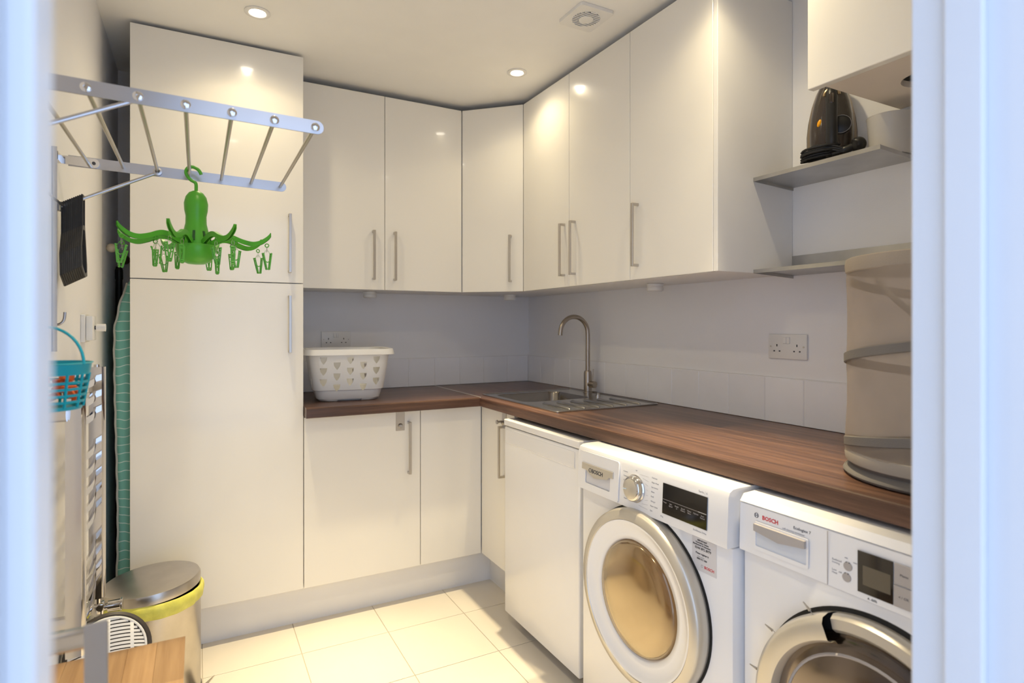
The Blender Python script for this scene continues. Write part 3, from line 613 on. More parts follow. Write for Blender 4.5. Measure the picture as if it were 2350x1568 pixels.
b = NB(); sphere(b, (XL + .016, 2.71, 1.54), .017); cyl(b, (XL, 2.71, 1.54), (XL + .01, 2.71, 1.54), .006); o = tag(obj('coat_knob', b, 'knobcream', smooth=True), 'round cream coat knob in the dark gap on the left wall', 'knob'); rebase(o, (XL, 2.71, 1.54))
b = NB(); sphere(b, (-.281, YB - .018, 1.53), .020); cyl(b, (-.281, YB - .01, 1.53), (-.281, YB, 1.53), .007); o = tag(obj('coat_knob', b, 'browntube', smooth=True), 'round dark brown coat knob on the back wall in the gap', 'knob'); rebase(o, (-.281, YB, 1.53))

# ------------------------------------------------------------------ shelves
def shelf(z, label, near, up):
    t = thing('metal_shelf', label, 'shelf', (XR, 1.09, z))
    zi, zo = z, z + .012
    zz = lambda x: z + (XR - x) * .05
    b = NB(); loft(b, [[(1.570, y, zz(1.57)), (XR - .001, y, zz(XR)), (XR - .001, y, zz(XR) + .002), (1.570, y, zz(1.57) + .002)] for y in (1.2945, near)]); obj('shelf_plate', b, 'shelfsteel', t)
    b = NB(); loft(b, [[(1.568, y, zz(1.57) - .009), (1.571, y, zz(1.57) - .009), (1.571, y, zz(1.57) + .003), (1.568, y, zz(1.57) + .003)] for y in (1.2945, near)]); obj('front_lip', b, 'shelfsteel', t)
    for y in (1.2945 - .003, near):
        b = NB(); loft(b, [[(x, y, zz(x) - .009), (x, y + .003, zz(x) - .009), (x, y + .003, zz(x) + .0), (x, y, zz(x))] for x in (1.571, XR - .001)]); obj('end_lip', b, 'shelfsteel', t)
    if up: obj('upstand', box(XR - .003, XR - .0005, near, 1.2945, z + .003, z + .066), 'shelfsteel', t)
    return zz
zz1 = shelf(1.703, 'upper narrow steel wall shelf holding the iron', .898, False)
zz2 = shelf(1.409, 'lower narrow steel wall shelf behind the laundry hamper', .898, True)

# ------------------------------------------------------------------ iron
ic = Vector((1.662, 1.093, 1.7135)); f = Vector((.835, .55, 0)).normalized(); rgt = Vector((f.y, -f.x, 0))
IM = Matrix(((rgt.x, -f.x, 0, ic.x), (rgt.y, -f.y, 0, ic.y), (0, 0, 1, ic.z), (0, 0, 0, 1)))      # local x right, y towards the viewer, z up
t = thing('steam_iron', 'black and bronze steam iron standing on its heel on the upper shelf', 'iron', tuple(ic))
HW = [(0, .052), (.03, .062), (.07, .0675), (.11, .068), (.15, .064), (.19, .056), (.225, .044), (.255, .029), (.278, .013), (.287, .003)]
def outl(s, y, dz=0, top=1.0):
    pts = [(w * s, y, z * top + dz) for z, w in HW] + [(-w * s, y, z * top + dz) for z, w in reversed(HW)]
    return pts
b = NB(); loft(b, [outl(1, -.055), outl(1, -.047)], Mx=IM); obj('soleplate', b, 'black', t)
b = NB(); loft(b, [outl(.985, -.047, .001), outl(.95, -.020, .002), outl(.84, -.004, .003)], Mx=IM); obj('side_band', b, 'bronze', t, smooth=True)
b = NB(); loft(b, [outl(.86, -.006, .003), outl(.82, .004, .004, .98), outl(.76, .012, .006, .95), outl(.55, .022, .01, .9), outl(.3, .027, .02, .8)], Mx=IM); obj('shell', b, 'irondark', t, smooth=True)
b = NB(); tube(b, spline([(0, .018, .222), (0, .045, .215), (0, .062, .190), (0, .064, .13), (0, .060, .06), (0, .045, .03), (0, .015, .028)], 5), .0155, 14, flat=1.0); bmesh.ops.transform(b, matrix=IM, verts=b.verts); h = obj('handle', b, 'black', t, smooth=True)
b = NB(); bx(b, -.007, .007, .0765, .0805, .165, .195, bev=.003, seg=2, Mx=IM); obj('steam_button', b, 'irondark', h, smooth=True)
b = NB(); tube(b, [(.019 * math.cos(R(a)), .060, .193 + .02 * math.sin(R(a))) for a in range(0, 181, 15)], .0045, 8); bmesh.ops.transform(b, matrix=IM, verts=b.verts); obj('spray_collar', b, 'bronze', t, smooth=True)
b = NB(); lathe(b, [(0, 0), (.0, 0), (.027, 0), (.027, .012), (.024, .014), (0, .014)], 32, IM @ Matrix.Translation((.024, .018, .115)) @ Matrix.Rotation(R(-90), 4, 'X')); dl = obj('temperature_dial', b, 'black', t, smooth=True)
b = NB(); tube(b, [(.024 + .026 * math.cos(R(a)), .033, .115 + .026 * math.sin(R(a))) for a in range(0, 360, 15)], .0007, 5, closed=True); bmesh.ops.transform(b, matrix=IM, verts=b.verts); obj('dial_ring', b, 'appgrey', dl)
b = NB(); sphere(b, (0, 0, 0), .012, 14, (.55, .5, 1.15)); bmesh.ops.transform(b, matrix=IM @ Matrix.Translation((-.031, .020, .130)) @ Matrix.Rotation(R(18), 4, 'Y'), verts=b.verts); obj('indicator', b, 'amber', t, smooth=True)
b = NB(); bx(b, -.016, .016, .012, .018, .232, .256, bev=.004, seg=2, Mx=IM); obj('water_inlet', b, mat('smoky_plastic', (.10, .08, .07), .3), t, smooth=True)
b = NB()
for i in range(7):
    ry = .026 - .002 * i; yy = .052 + random.uniform(-.006, .006); zz = .008 + .0065 * (i % 5)
    pts = [(-.030 + .048 * math.cos(R(a)) + random.uniform(-.001, .001), yy + .020 * math.sin(R(a)), zz + .012 * abs(math.cos(R(a / 2)))) for a in range(0, 360, 20)]
    tube(b, pts, .0035, 7, closed=True)
for k in range(3): tube(b, spline([(-.078 + .004 * k, .04, .012), (-.05, .062, .034 + .006 * k), (0, .07, .030 + .006 * k), (.03, .07, .02 + .004 * k)], 5), .0035, 7)
bmesh.ops.transform(b, matrix=IM @ Matrix.Translation((0, 0, .004)), verts=b.verts); cdd = obj('power_cord', b, 'cord', t, smooth=True)
b = NB(); tube(b, spline([(.0, .066, .018), (.03, .064, .026), (.056, .060, .036), (.068, .056, .040)], 4), [.006] * 4 + [.011] * 4 + [.019] * 4 + [.016], 14); sphere(b, (.066, .058, .040), .021, 16, (1, .9, 1)); bmesh.ops.transform(b, matrix=IM @ Matrix.Translation((0, 0, .003)), verts=b.verts); obj('cord_swivel', b, 'black', t, smooth=True)
# tub + box on shelf
b = NB(); TC = (1.690, .940); zt = zz1(1.68) + .002
lathe(b, [(0, .001), (.048, .001), (.050, .006), (.057, .107), (.059, .110), (.056, .111), (.0545, .106), (.0475, .007), (0, .004)], 40, Matrix.Translation((*TC, zt)))
o = tag(obj('plastic_tub', b, 'tub', smooth=True), 'milky white plastic measuring tub on the upper shelf beside the iron', 'tub'); rebase(o, (*TC, zt))

# ------------------------------------------------------------------ laundry hamper
HC = Vector((1.425, .668, ZW)); HR = .196
t = thing('laundry_hamper', 'grey-brown pop-up mesh laundry hamper on the worktop by the doorway', 'laundry hamper', tuple(HC))
random.seed(9)
def wob(a, z): return HR * (1 + .012 * math.sin(3 * a + 9 * z) + .010 * math.sin(7 * a - 17 * z) - .02 * math.sin(math.pi * ((z - .06) % .19) / .19))
NA = 64
b = NB(); zs = [.055 + i * .02 for i in range(21)]
loft(b, [[(HC.x + wob(2 * math.pi * k / NA, z) * math.cos(2 * math.pi * k / NA), HC.y + wob(2 * math.pi * k / NA, z) * math.sin(2 * math.pi * k / NA), HC.z + z) for k in range(NA)] for z in zs], cap0=False, cap1=False)
obj('mesh_side', b, 'mesh', t, smooth=True, ang=80)
def ring(b, z0, z1, r, th=.003):
    lathe(b, [(r - th, z0), (r, z0 + .002), (r + .002, (z0 + z1) / 2), (r, z1 - .002), (r - th, z1), (r - th, z0)], 64, Matrix.Translation(HC))
b = NB(); ring(b, .452, .484, HR + .001); obj('top_band', b, mat('taupe_fabric', (.34, .29, .24), .85, bump=.3, bscale=300), t, smooth=True)
b = NB(); ring(b, .002, .014, HR + .004); lathe(b, [(0, .002), (HR, .002)], 48, Matrix.Translation(HC)); obj('base_band', b, 'greytape', t, smooth=True)
b = NB(); ring(b, .030, .058, HR + .001); obj('lower_band', b, mat('taupe_fabric_light', (.38, .34, .29), .85), t, smooth=True)
b = NB(); lathe(b, [(HR + .002, .012), (HR - .010, .022), (HR - .001, .032)], 64, Matrix.Translation(HC)); obj('lower_gusset', b, 'greytape', t, smooth=True)
b = NB(); bt = bmesh.new(); A = []; tot = 2 * 360 + 110
for k in range(0, tot + 1, 6):
    ph = R(113 - 360 + k - 0); zc = 1.163 - .19 + .19 * (k / 360); 
    zc = zc - ZW
    if zc < .03 or zc > .440: continue
    a = ph
    A.append([(HC.x + (HR + dr_) * math.cos(a), HC.y + (HR + dr_) * math.sin(a), HC.z + zc + dz) for dr_, dz in ((.0005, -.011), (.0045, -.009), (.0045, .009), (.0005, .011))])
loft(b, A, closed=True); bt.free(); obj('spiral_band', b, 'greytape', t, smooth=True)
b = NB(); tube(b, spline([(HC.x + .05, HC.y + .186, ZW + .45), (HC.x + .0, HC.y + .12, ZW + .40), (HC.x - .03, HC.y + .05, ZW + .34), (HC.x - .07, HC.y + .02, ZW + .25)], 5), .009, 8, flat=.2); obj('carry_strap', b, 'greytape', t, smooth=True)
# ------------------------------------------------------------------ laundry basket
BC = (.6015, 2.735, ZW); brz = R(-6)
t = thing('laundry_basket', 'white plastic laundry basket with cut-out holes on the short worktop', 'laundry basket', BC, brz)
def bl(w, d, z, r=.055, n=6): return [(x, y, z) for x, y in rrect(-w / 2, w / 2, -d / 2, d / 2, r, n)]
b = NB(); H = .232
secs = [(.255, .205, .0015), (.275, .222, .012), (.293, .238, .048), (.306, .250, .051), (.352, .300, H - .022), (.356, .304, H - .004)]
inn = [(w - .006, d - .006, max(z, .018)) for w, d, z in secs]
loops = [bl(*s) for s in secs] + [bl(w, d, z) for w, d, z in reversed(inn[1:])]
loft(b, loops, cap0=True, cap1=True)
me = bpy.data.meshes.new('basket_wall'); b.to_mesh(me); b.free(); ob = bpy.data.objects.new('tmp_a', me); COL.objects.link(ob)
c = NB()
bx(c, -.052, .052, -.3, -.085, -.01, .0095)
def shield(cx, z, w=.030, h=.031): return [(cx - w / 2, z + h / 2), (cx + w / 2, z + h / 2), (cx + w * .42, z), (cx + .002, z - h / 2), (cx - .002, z - h / 2), (cx - w * .42, z)]
for ci, cx in enumerate((-.112, -.056, 0, .056, .112)):
    for ri in range(3):
        z = (.182, .134, .086)[ri] - (.024 if ci % 2 else 0)
        prism(c, shield(cx * (1 + .0 * ri), z), -.25, .25, 'y')
for ci, cx in enumerate((-.075, -.025, .025, .075)):
    for ri in range(3):
        z = (.182, .134, .086)[ri] - (.024 if ci % 2 else 0)
        prism(c, shield(cx, z, .022), -.3, .3, 'x')
bmesh.ops.recalc_face_normals(c, faces=c.faces[:])
mc = bpy.data.meshes.new('cut'); c.to_mesh(mc); c.free(); oc = bpy.data.objects.new('tmp_b', mc); COL.objects.link(oc)
md = ob.modifiers.new('b', 'BOOLEAN'); md.object = oc; md.operation = 'DIFFERENCE'; md.solver = 'EXACT'
bpy.context.view_layer.update()
mf = bpy.data.meshes.new_from_object(ob.evaluated_get(bpy.context.evaluated_depsgraph_get()))
bpy.data.objects.remove(ob); bpy.data.objects.remove(oc)
b = NB(); b.from_mesh(mf); o = obj('basket_wall', b, 'whitep', t, local=True, smooth=True, ang=30)
b = NB(); loft(b, [bl(.354, .302, H - .006), bl(.380, .328, H - .002), bl(.386, .334, H - .012), bl(.391, .339, H - .026), bl(.387, .335, H - .026), bl(.381, .329, H - .014), bl(.358, .306, H - .010)], cap0=False, cap1=False); obj('basket_rim', b, 'whitep', t, local=True, smooth=True, ang=50)

# ------------------------------------------------------------------ drying rack
t = thing('wall_drying_rack', 'folding steel wall drying rack on the left wall', 'drying rack', (XL, 1.5, 1.65))
zr = lambda x: 1.653 - .022 * (x + .24)
for yr, nm in ((1.235, 'near'), (1.812, 'far')):
    b = NB(); out = [(-.285, zr(-.285) - .0135)]; xe = .212
    out = [(-.285, zr(-.285) - .0135), (xe, zr(xe) - .0135)] + [(xe + .0135 * math.cos(R(a)), zr(xe) + .0135 * math.sin(R(a))) for a in range(-75, 90, 15)] + [(xe, zr(xe) + .0135), (-.285, zr(-.285) + .0135)]
    prism(b, out, yr - .0015, yr + .0015, 'y'); rl = obj('rail', b, 'rail', t)
    b = NB(); bx(b, XL, XL + .004, yr - .056, yr - .046, 1.18, 1.672, bev=.001); bx(b, XL, XL + .011, yr - .056, yr - .053, 1.18, 1.672); wbr = obj('wall_bar', b, 'rail', t)
    for zz in (1.205, 1.44, 1.60):
        b = NB(); cyl(b, (XL + .004, yr - .050, zz), (XL + .0055, yr - .050, zz), .0035, n=10); obj('screw', b, 'ink', wbr)
    b = NB(); out = [(-.300, 1.644), (-.232, 1.640)] + [(-.232 + .012 * math.cos(R(a)), 1.652 + .012 * math.sin(R(a))) for a in range(-60, 90, 20)] + [(-.300, 1.664)]
    prism(b, out, yr - .006, yr - .002, 'y'); bx(b, XL + .003, -.298, yr - .045, yr - .002, 1.644, 1.664); obj('hinge', b, 'chrome', t)
    b = NB(); cyl(b, (-.232, yr - .0085, 1.652), (-.232, yr - .004, 1.652), .004, n=12); obj('hinge_pin', b, 'ink', t)
    # strut
    xs_ = -.094; b = NB(); tube(b, [(xs_, yr + .004 * (1 if nm == 'near' else -1), zr(xs_) - .004), (-.297, yr - .030, 1.532)], .0042, 8, flat=.5); obj('strut', b, 'rail', t, smooth=True)
    b = NB(); lathe(b, [(.006, -.001), (.0105, 0), (.0105, .004), (.006, .005), (.006, -.001)], 20, frame_z((xs_, yr - (.006 if nm == 'far' else -.003), zr(xs_) - .0015), (0, -1 if nm == 'far' else 1, 0))); obj('strut_eyelet', b, 'rail', t, smooth=True)
    # hook on bar
    b = NB(); tube(b, spline([(XL + .003, yr - .043, 1.245), (XL + .014, yr - .043, 1.246), (XL + .022, yr - .043, 1.256), (XL + .024, yr - .043, 1.275)], 4), .0032, 8); obj('hook', b, 'rail', t, smooth=True)
    b = NB(); bx(b, XL + .003, XL + .016, yr - .046, yr - .030, 1.520, 1.545, bev=.002); obj('strut_bracket', b, 'rail', t)
b = NB(); tube(b, [(XL + .018, 1.20, 1.535), (XL + .018, 1.80, 1.535)], .003, 8); obj('cross_rod', b, 'rail', t, smooth=True)
rodx = [-.245, -.170, -.094, -.020, .057, .132, .209]
for x in rodx:
    b = NB(); tube(b, [(x, 1.2365, zr(x)), (x, 1.8105, zr(x))], .0042, 12); rd = obj('rod', b, mat('rod_steel', (.47, .42, .33), .28, 1) if x == rodx[0] else bpy.data.materials['rod_steel'], t, smooth=True)
    b = NB(); lathe(b, [(.0085, 0), (.0085, .0015), (.006, .003), (.0032, .0032), (.0028, .001), (0, .001)], 20, frame_z((x, 1.2335, zr(x)), (0, -1, 0))); obj('screw', b, 'chrome', t, smooth=True)
# ------------------------------------------------------------------ black hangers
random.seed(3)
hang = None
for i in range(11):
    fr = i / 10
    x = -.293 + .040 * fr; ycen = 1.797; zt_ = 1.532 + (x + .297) * (1.650 - 1.532) / (.203) + .006
    if hang is None:
        hang = thing('clothes_hanger', 'x', 'hanger', (x, ycen, zt_), group='black hangers bunched on the far strut')
        def pl(pts, th=.0036): b = NB(); prism(b, pts, -th / 2, th / 2, 'x'); return b
        ho = [(-.016, .004), (.018, .004), (.018, -.075), (-.016, -.075)]; hi = [(-.010, -.002), (.012, -.002), (.012, -.071), (-.010, -.071)]
        b = NB(); holed(b, ho, [hi], -.0018, .0018, 'x'); bb = obj('hook', b, 'cord', hang, local=True)
        bo_ = [(-.017, -.074), (.019, -.074), (.034, -.115), (.050, -.165), (.052, -.194), (.020, -.200), (-.030, -.176), (-.036, -.125)]
        bi_ = [(-.011, -.082), (.013, -.082), (.026, -.117), (.041, -.167), (.043, -.185), (.020, -.190), (-.022, -.170), (-.028, -.127)]
        b = NB(); holed(b, bo_, [bi_], -.0018, .0018, 'x'); obj('frame', b, 'hangers', hang, local=True)
        h = hang
    else: h = copy_tree(hang)
    h.location = (x, ycen, zt_); h.rotation_euler = (0, 0, 0); WL[h.name] = tuple(h.location)
    if i == 0: h['label'] = 'black hanger closest to the wall in the bunch on the strut'
    elif i == 10: h['label'] = 'outermost black hanger of the bunch, facing the green peg hanger'
    else: h['label'] = 'black hanger, %s from the wall in the bunch on the rack strut' % ('', 'second', 'third', 'fourth', 'fifth', 'sixth', 'seventh', 'eighth', 'ninth', 'tenth')[i]
# ------------------------------------------------------------------ green octopus hanger
GX, GY = -.0045, 1.755
t = thing('peg_hanger', 'green plastic octopus-shaped peg hanger hooked on the drying rack', 'peg hanger', (GX, GY, 1.40))
GM = Matrix.Translation((GX, GY, 0))
b = NB(); lathe(b, [(0, 1.597), (.008, 1.596), (.017, 1.591), (.0245, 1.580), (.0285, 1.563), (.0275, 1.545), (.0245, 1.530), (.0250, 1.510), (.0290, 1.492), (.0335, 1.470), (.0365, 1.455)], 40, GM); hb = obj('head', b, 'green', t, smooth=True)
for k in range(8):
    a = R(k * 45 + 22 - 90 + 14); c = Vector((GX + .0325 * math.cos(a), GY + .0325 * math.sin(a), 1.476)); Mx = frame_z(c, (math.cos(a), math.sin(a), .28))
    b = NB(); bx(b, -.003, .003, -.013, .013, -.0015, .0016, Mx=Mx); obj('slot', b, mat('slot_dark_green', (.01, .07, .01), .6) if k == 0 else bpy.data.materials['slot_dark_green'], hb)
b = NB(); lathe(b, [(.0365, 1.455), (.0465, 1.454), (.0478, 1.450), (.0475, 1.440), (.0435, 1.424), (.034, 1.411), (.020, 1.4045), (0, 1.4025)], 40, GM); obj('bowl', b, 'green', t, smooth=True)
hk = [(GX, 1.592), (GX, 1.612), (GX - .002, 1.619), (GX - .012, 1.626), (GX - .017, 1.636), (GX - .0225 + .001, 1.652)]
hk = [(GX, GY, 1.592), (GX, GY, 1.612), (GX - .003, GY, 1.619), (GX - .012, GY, 1.624), (GX - .0205, GY, 1.634), (GX - .0235, GY, 1.645), (GX - .018, GY, 1.6555), (GX - .006, GY, 1.6585), (GX + .006, GY, 1.652), (GX + .012, GY, 1.641)]
b = NB(); tube(b, spline(hk, 5), .0043, 10); obj('hanger_hook', b, 'green', t, smooth=True)
cdir = math.degrees(math.atan2(-GY, -GX))          # toward the camera
prof = [(.034, -.006), (.052, .004), (.072, .0125), (.092, .013), (.115, .004), (.140, -.002), (.160, .002), (.178, .014), (.186, .024)]
peg = []
def mkpeg():
    e = NB()
    for s in (-1, 1):
        lg = [[(s * (x + dx), y, z) for x, z, h in ((.0112, -.004, 0), (.0108, -.016, 0), (.0038, -.047, 0), (.0030, -.049, 0)) for y in (0,)] for dx in (0,)]
        for q in (-1, 1):
            tube(e, [(s * .0112, q * .0040, -.004), (s * .0036, q * .0032, -.047)], .0016, 6)
        tube(e, [(s * .0112, -.0035, -.006), (s * .0112, .0035, -.006)], .0022, 6); tube(e, [(s * .0098, -.0035, -.012), (s * .0098, .0035, -.012)], .0022, 6)
        tube(e, [(s * .0044, -.003, -.042), (s * .0044, .003, -.042)], .0021, 6); tube(e, [(s * .0034, -.003, -.047), (s * .0034, .003, -.047)], .0024, 6)
    tube(e, [(.0085, 0, -.024), (0, 0, -.029), (-.0085, 0, -.024)], .0014, 6)
    return e
pegproto = None
for k in range(8):
    ang = cdir + 90 + (27 + 45 * k)
    a = R(ang); u = Vector((math.cos(a), math.sin(a), 0)); side = Vector((-u.y, u.x, 0))
    P3 = spline([Vector((GX, GY, 1.462)) + u * r_ + Vector((0, 0, z_)) for r_, z_ in prof], 5)
    L_ = []
    for i, p in enumerate(P3):
        w = .0052 - .0014 * i / len(P3); hh = .0074 - .0022 * i / len(P3)
        L_.append([p + side * w + Vector((0, 0, hh)), p - side * w + Vector((0, 0, hh)), p - side * w - Vector((0, 0, hh)), p - side * (w - .0012) - Vector((0, 0, hh)), p - side * (w - .0012) + Vector((0, 0, hh - .0022)), p + side * (w - .0012) + Vector((0, 0, hh - .0022)), p + side * (w - .0012) - Vector((0, 0, hh)), p + side * w - Vector((0, 0, hh))])
    b = NB(); loft(b, [[tuple(v) for v in l] for l in L_]); arm = obj('arm', b, 'green', t)
    for (rr_, zz_, ln) in ((.176, -.002, .030), (.098, .002, .036)):
        q = Vector((GX, GY, 1.462)) + u * rr_ + Vector((0, 0, zz_))
        b = NB(); tube(b, [q + u * .0048 * math.cos(R(j)) + Vector((0, 0, .0048 * math.sin(R(j)) - .003)) for j in range(0, 360, 45)], .0014, 5, closed=True); obj('eyelet', b, 'green', arm, smooth=True)
        b = NB(); tube(b, [q + Vector((0, 0, -.007)) + (side * (.0035 * math.sin(R(j))) + Vector((0, 0, -.0075 + .0075 * math.cos(R(j))))) for j in range(0, 360, 40)], .0005, 4, closed=True); obj('wire_ring', b, 'steel', arm)
        ro = R(random.choice([0, 20, 50, 80, 110, 150]) + random.uniform(-12, 12))
        e = mkpeg(); q2 = q + Vector((0, 0, -.019)); 
        tube(e, [(.0085, 0, -.008), (.004, 0, .002), (-.004, 0, .002), (-.0085, 0, -.008)], .0005, 4)
        bmesh.ops.transform(e, matrix=Matrix.Translation(q2) @ Matrix.Rotation(ro, 4, 'Z') @ Matrix.Rotation(R(random.uniform(-6, 6)), 4, 'Y'), verts=e.verts)
        pg = obj('peg', e, 'greenl', t)

# ------------------------------------------------------------------ teal peg basket
PC = Vector((-.232, 1.268, 1.098)); 
t = thing('peg_basket', 'small teal plastic basket of orange pegs hung on the left wall', 'basket', tuple(PC))
b = NB(); NS = 28
def ringp(r, z): return [(PC.x + r * math.cos(2 * math.pi * k / NS), PC.y + r * math.sin(2 * math.pi * k / NS), PC.z + z) for k in range(NS)]
loft(b, [ringp(.052, 0), ringp(.054, .006), ringp(.051, .006), ringp(.050, .003)], cap0=True, cap1=True)
loft(b, [ringp(.0635, .060), ringp(.0665, .078), ringp(.069, .080), ringp(.066, .081), ringp(.062, .062), ringp(.0635, .060)], cap0=False, cap1=False)
for z in (.014, .025, .036, .047):
    r = .054 + (z / .06) * .0095; loft(b, [ringp(r, z - .0022), ringp(r + .001, z + .0022), ringp(r - .0016, z + .0022), ringp(r - .0020, z - .0022), ringp(r, z - .0022)], cap0=False, cap1=False)
for k in range(NS // 2):
    a = 2 * math.pi * k / (NS // 2); tube(b, [(PC.x + .0535 * math.cos(a), PC.y + .0535 * math.sin(a), PC.z + .004), (PC.x + .063 * math.cos(a), PC.y + .063 * math.sin(a), PC.z + .062)], .0025, 5)
bk = obj('basket_body', b, 'teal', t, smooth=True, ang=30)
hd_ = Vector((math.cos(R(-28)), math.sin(R(-28)), 0))
b = NB(); tube(b, [PC + hd_ * .067 * math.cos(R(a)) + Vector((0, 0, .078 + .064 * math.sin(R(a)))) for a in range(0, 181, 9)], .0024, 8); obj('basket_handle', b, 'teal', t, smooth=True)
random.seed(5)
for i in range(26):
    a = random.uniform(0, 6.28); r = .044 * math.sqrt(random.random()); p = PC + Vector((r * math.cos(a), r * math.sin(a), .012 + .045 * random.random())); dv = Vector((random.uniform(-1, 1), random.uniform(-1, 1), random.uniform(-.3, .8))).normalized() * .016
    if (p - PC).xy.length + .016 > .048: dv *= .5
    Mx = frame_z(p, dv); b = NB(); bx(b, -.004, .004, -.0055, .0055, -dv.length, dv.length, bev=.001, Mx=Mx)
    o = tag(obj('clothes_peg', b, 'orange'), 'orange plastic clothes peg inside the teal basket', 'peg', 'orange pegs in the teal basket'); rebase(o, tuple(p))

# ------------------------------------------------------------------ towel radiator
t = thing('towel_radiator', 'chrome ladder towel radiator on the left wall', 'radiator', (XL, 1.9, .46))
def post(y0, y1, z0, z1):
    b = NB(); xx0, xx1 = -.276, -.237
    out = [(xx0, y0), (xx1 - .008, y0), (xx1 - .001, y0 + .010), (xx1, (y0 + y1) / 2), (xx1 - .001, y1 - .010), (xx1 - .008, y1), (xx0, y1)]
    prism(b, out, z0, z1, 'z'); return obj('post', b, 'chrome', t, smooth=True, ang=50)
p1 = post(1.715, 1.750, .455, 1.120); p2 = post(2.052, 2.090, .455, 1.123)
for p, y in ((p1, 1.7325), (p2, 2.071)):
    b = NB(); cyl(b, (-.258, y - .006, 1.12), (-.258, y - .006, 1.130), .008); obj('vent_cap', b, 'chrome', p, smooth=True)
    for z in (1.035, .535):
        yy = y - .03 if z > 1 else y
        b = NB(); cyl(b, (XL + .001, yy, z), (-.270, yy, z), .016 if z < 1 else .018, n=20); obj('wall_mount', b, 'chrome', t, smooth=True)
z = 1.090; k = 0
while z > .475:
    if k not in (3, 9):
        b = NB(); pts = []
        for j in range(11):
            s = j / 10; pts.append((-.262 + .012 * math.sin(math.pi * s), 1.745 + .312 * s, z))
        L_ = [[(x - .003, y, z - .009), (x + .003, y, z - .009), (x + .004, y, z), (x + .003, y, z + .009), (x - .003, y, z + .009)] for x, y, z in pts]
        loft(b, L_); obj('bar', b, 'chrome', t, smooth=True, ang=50)
    z -= .0455; k += 1
b = NB(); cyl(b, (-.257, 2.071, .455), (-.257, 2.071, .425), .011); bx(b, -.272, -.240, 2.055, 2.087, .405, .438, bev=.006, seg=2); cyl(b, (-.242, 2.071, .421), (-.228, 2.071, .421), .010); cyl(b, (-.272, 2.071, .411), (XL + .001, 2.071, .411), .0075)
vb = obj('valve', b, 'chrome', t, smooth=True)
b = NB(); cyl(b, (-.232, 2.071, .421), (-.196, 2.071, .421), .0155, .0165, 28); lathe(b, [(.0165, 0), (.0185, .002), (.0185, .005), (.0165, .006)], 28, frame_z((-.202, 2.071, .421), (1, 0, 0))); obj('valve_head', b, 'chrome', vb, smooth=True)

# ------------------------------------------------------------------ ironing board in the gap
t = thing('ironing_board', 'ironing board with teal wavy-line cover standing beside the tall cabinet', 'ironing board', (-.25, 2.75, .02))
BY0, BY1 = 2.612, 2.93
zsx = [(.02, -.268), (.20, -.268), (.30, -.266), (.40, -.2635), (.508, -.2625), (.62, -.264), (.75, -.2665), (.90, -.270), (1.0, -.272), (1.08, -.273), (1.16, -.274), (1.238, -.2725), (1.29, -.2650), (1.325, -.258), (1.36, -.251), (1.40, -.240), (1.418, -.229)]
b = NB(); L_ = []
for i, (z, xl) in enumerate([(z_ / 60 * 1.4 + .02, 0) for z_ in range(61)]):
    zz = min(z, 1.418)
    for (za, xa), (zb, xb) in zip(zsx, zsx[1:]):
        if za <= zz <= zb: xl = xa + (xb - xa) * (zz - za) / (zb - za)
    xl += .0011 * math.sin(zz * 70) * (1 if zz < 1.2 else 2.2); xr = -.2215; m_ = (xl + xr) / 2
    y0 = BY0 + max(0, (zz - 1.15)) ** 2 * .9; y1 = BY1 - max(0, (zz - 1.1)) ** 2 * 1.2
    r_ = .018
    L_.append([(xl, y0 + r_, zz), (xl + .006, y0 + .006, zz), (xl + .016, y0, zz), (xr - .006, y0, zz), (xr, y0 + .010, zz), (xr, y1, zz), (xl, y1, zz)])
loft(b, L_); obj('cover', b, 'cover', t, smooth=True, ang=70)
b = NB(); pts = []
for z_ in range(61):
    zz = .02 + z_ / 60 * 1.385
    for (za, xa), (zb, xb) in zip(zsx, zsx[1:]):
        if za <= zz <= zb: xl = xa + (xb - xa) * (zz - za) / (zb - za)
    pts.append((xl - .001 + .0011 * math.sin(zz * 70) * (1 if zz < 1.2 else 2.2), BY0 + .016 + max(0, (zz - 1.15)) ** 2 * .9, zz))
tube(b, pts, .0042, 8); obj('edge_binding', b, 'binding', t, smooth=True)
b = NB(); bx(b, -.262, -.225, BY0 + .03, BY1 - .02, 0, .021); obj('heel_rest', b, 'black', t)
# vacuum tube
t = thing('vacuum_tube', 'black vacuum cleaner tube standing in the dark gap behind ironing board', 'vacuum tube', (-.294, 2.97, 0))
b = NB(); cyl(b, (-.294, 2.97, .0), (-.294, 2.97, 1.44), .0125, .0125, 18); obj('tube', b, 'black', t, smooth=True)
b = NB(); lathe(b, [(.0125, 0), (.0145, .005), (.0145, .04), (.0105, .055), (0, .06)], 18, Matrix.Translation((-.294, 2.97, 1.435))); obj('tube_end', b, 'black', t, smooth=True)

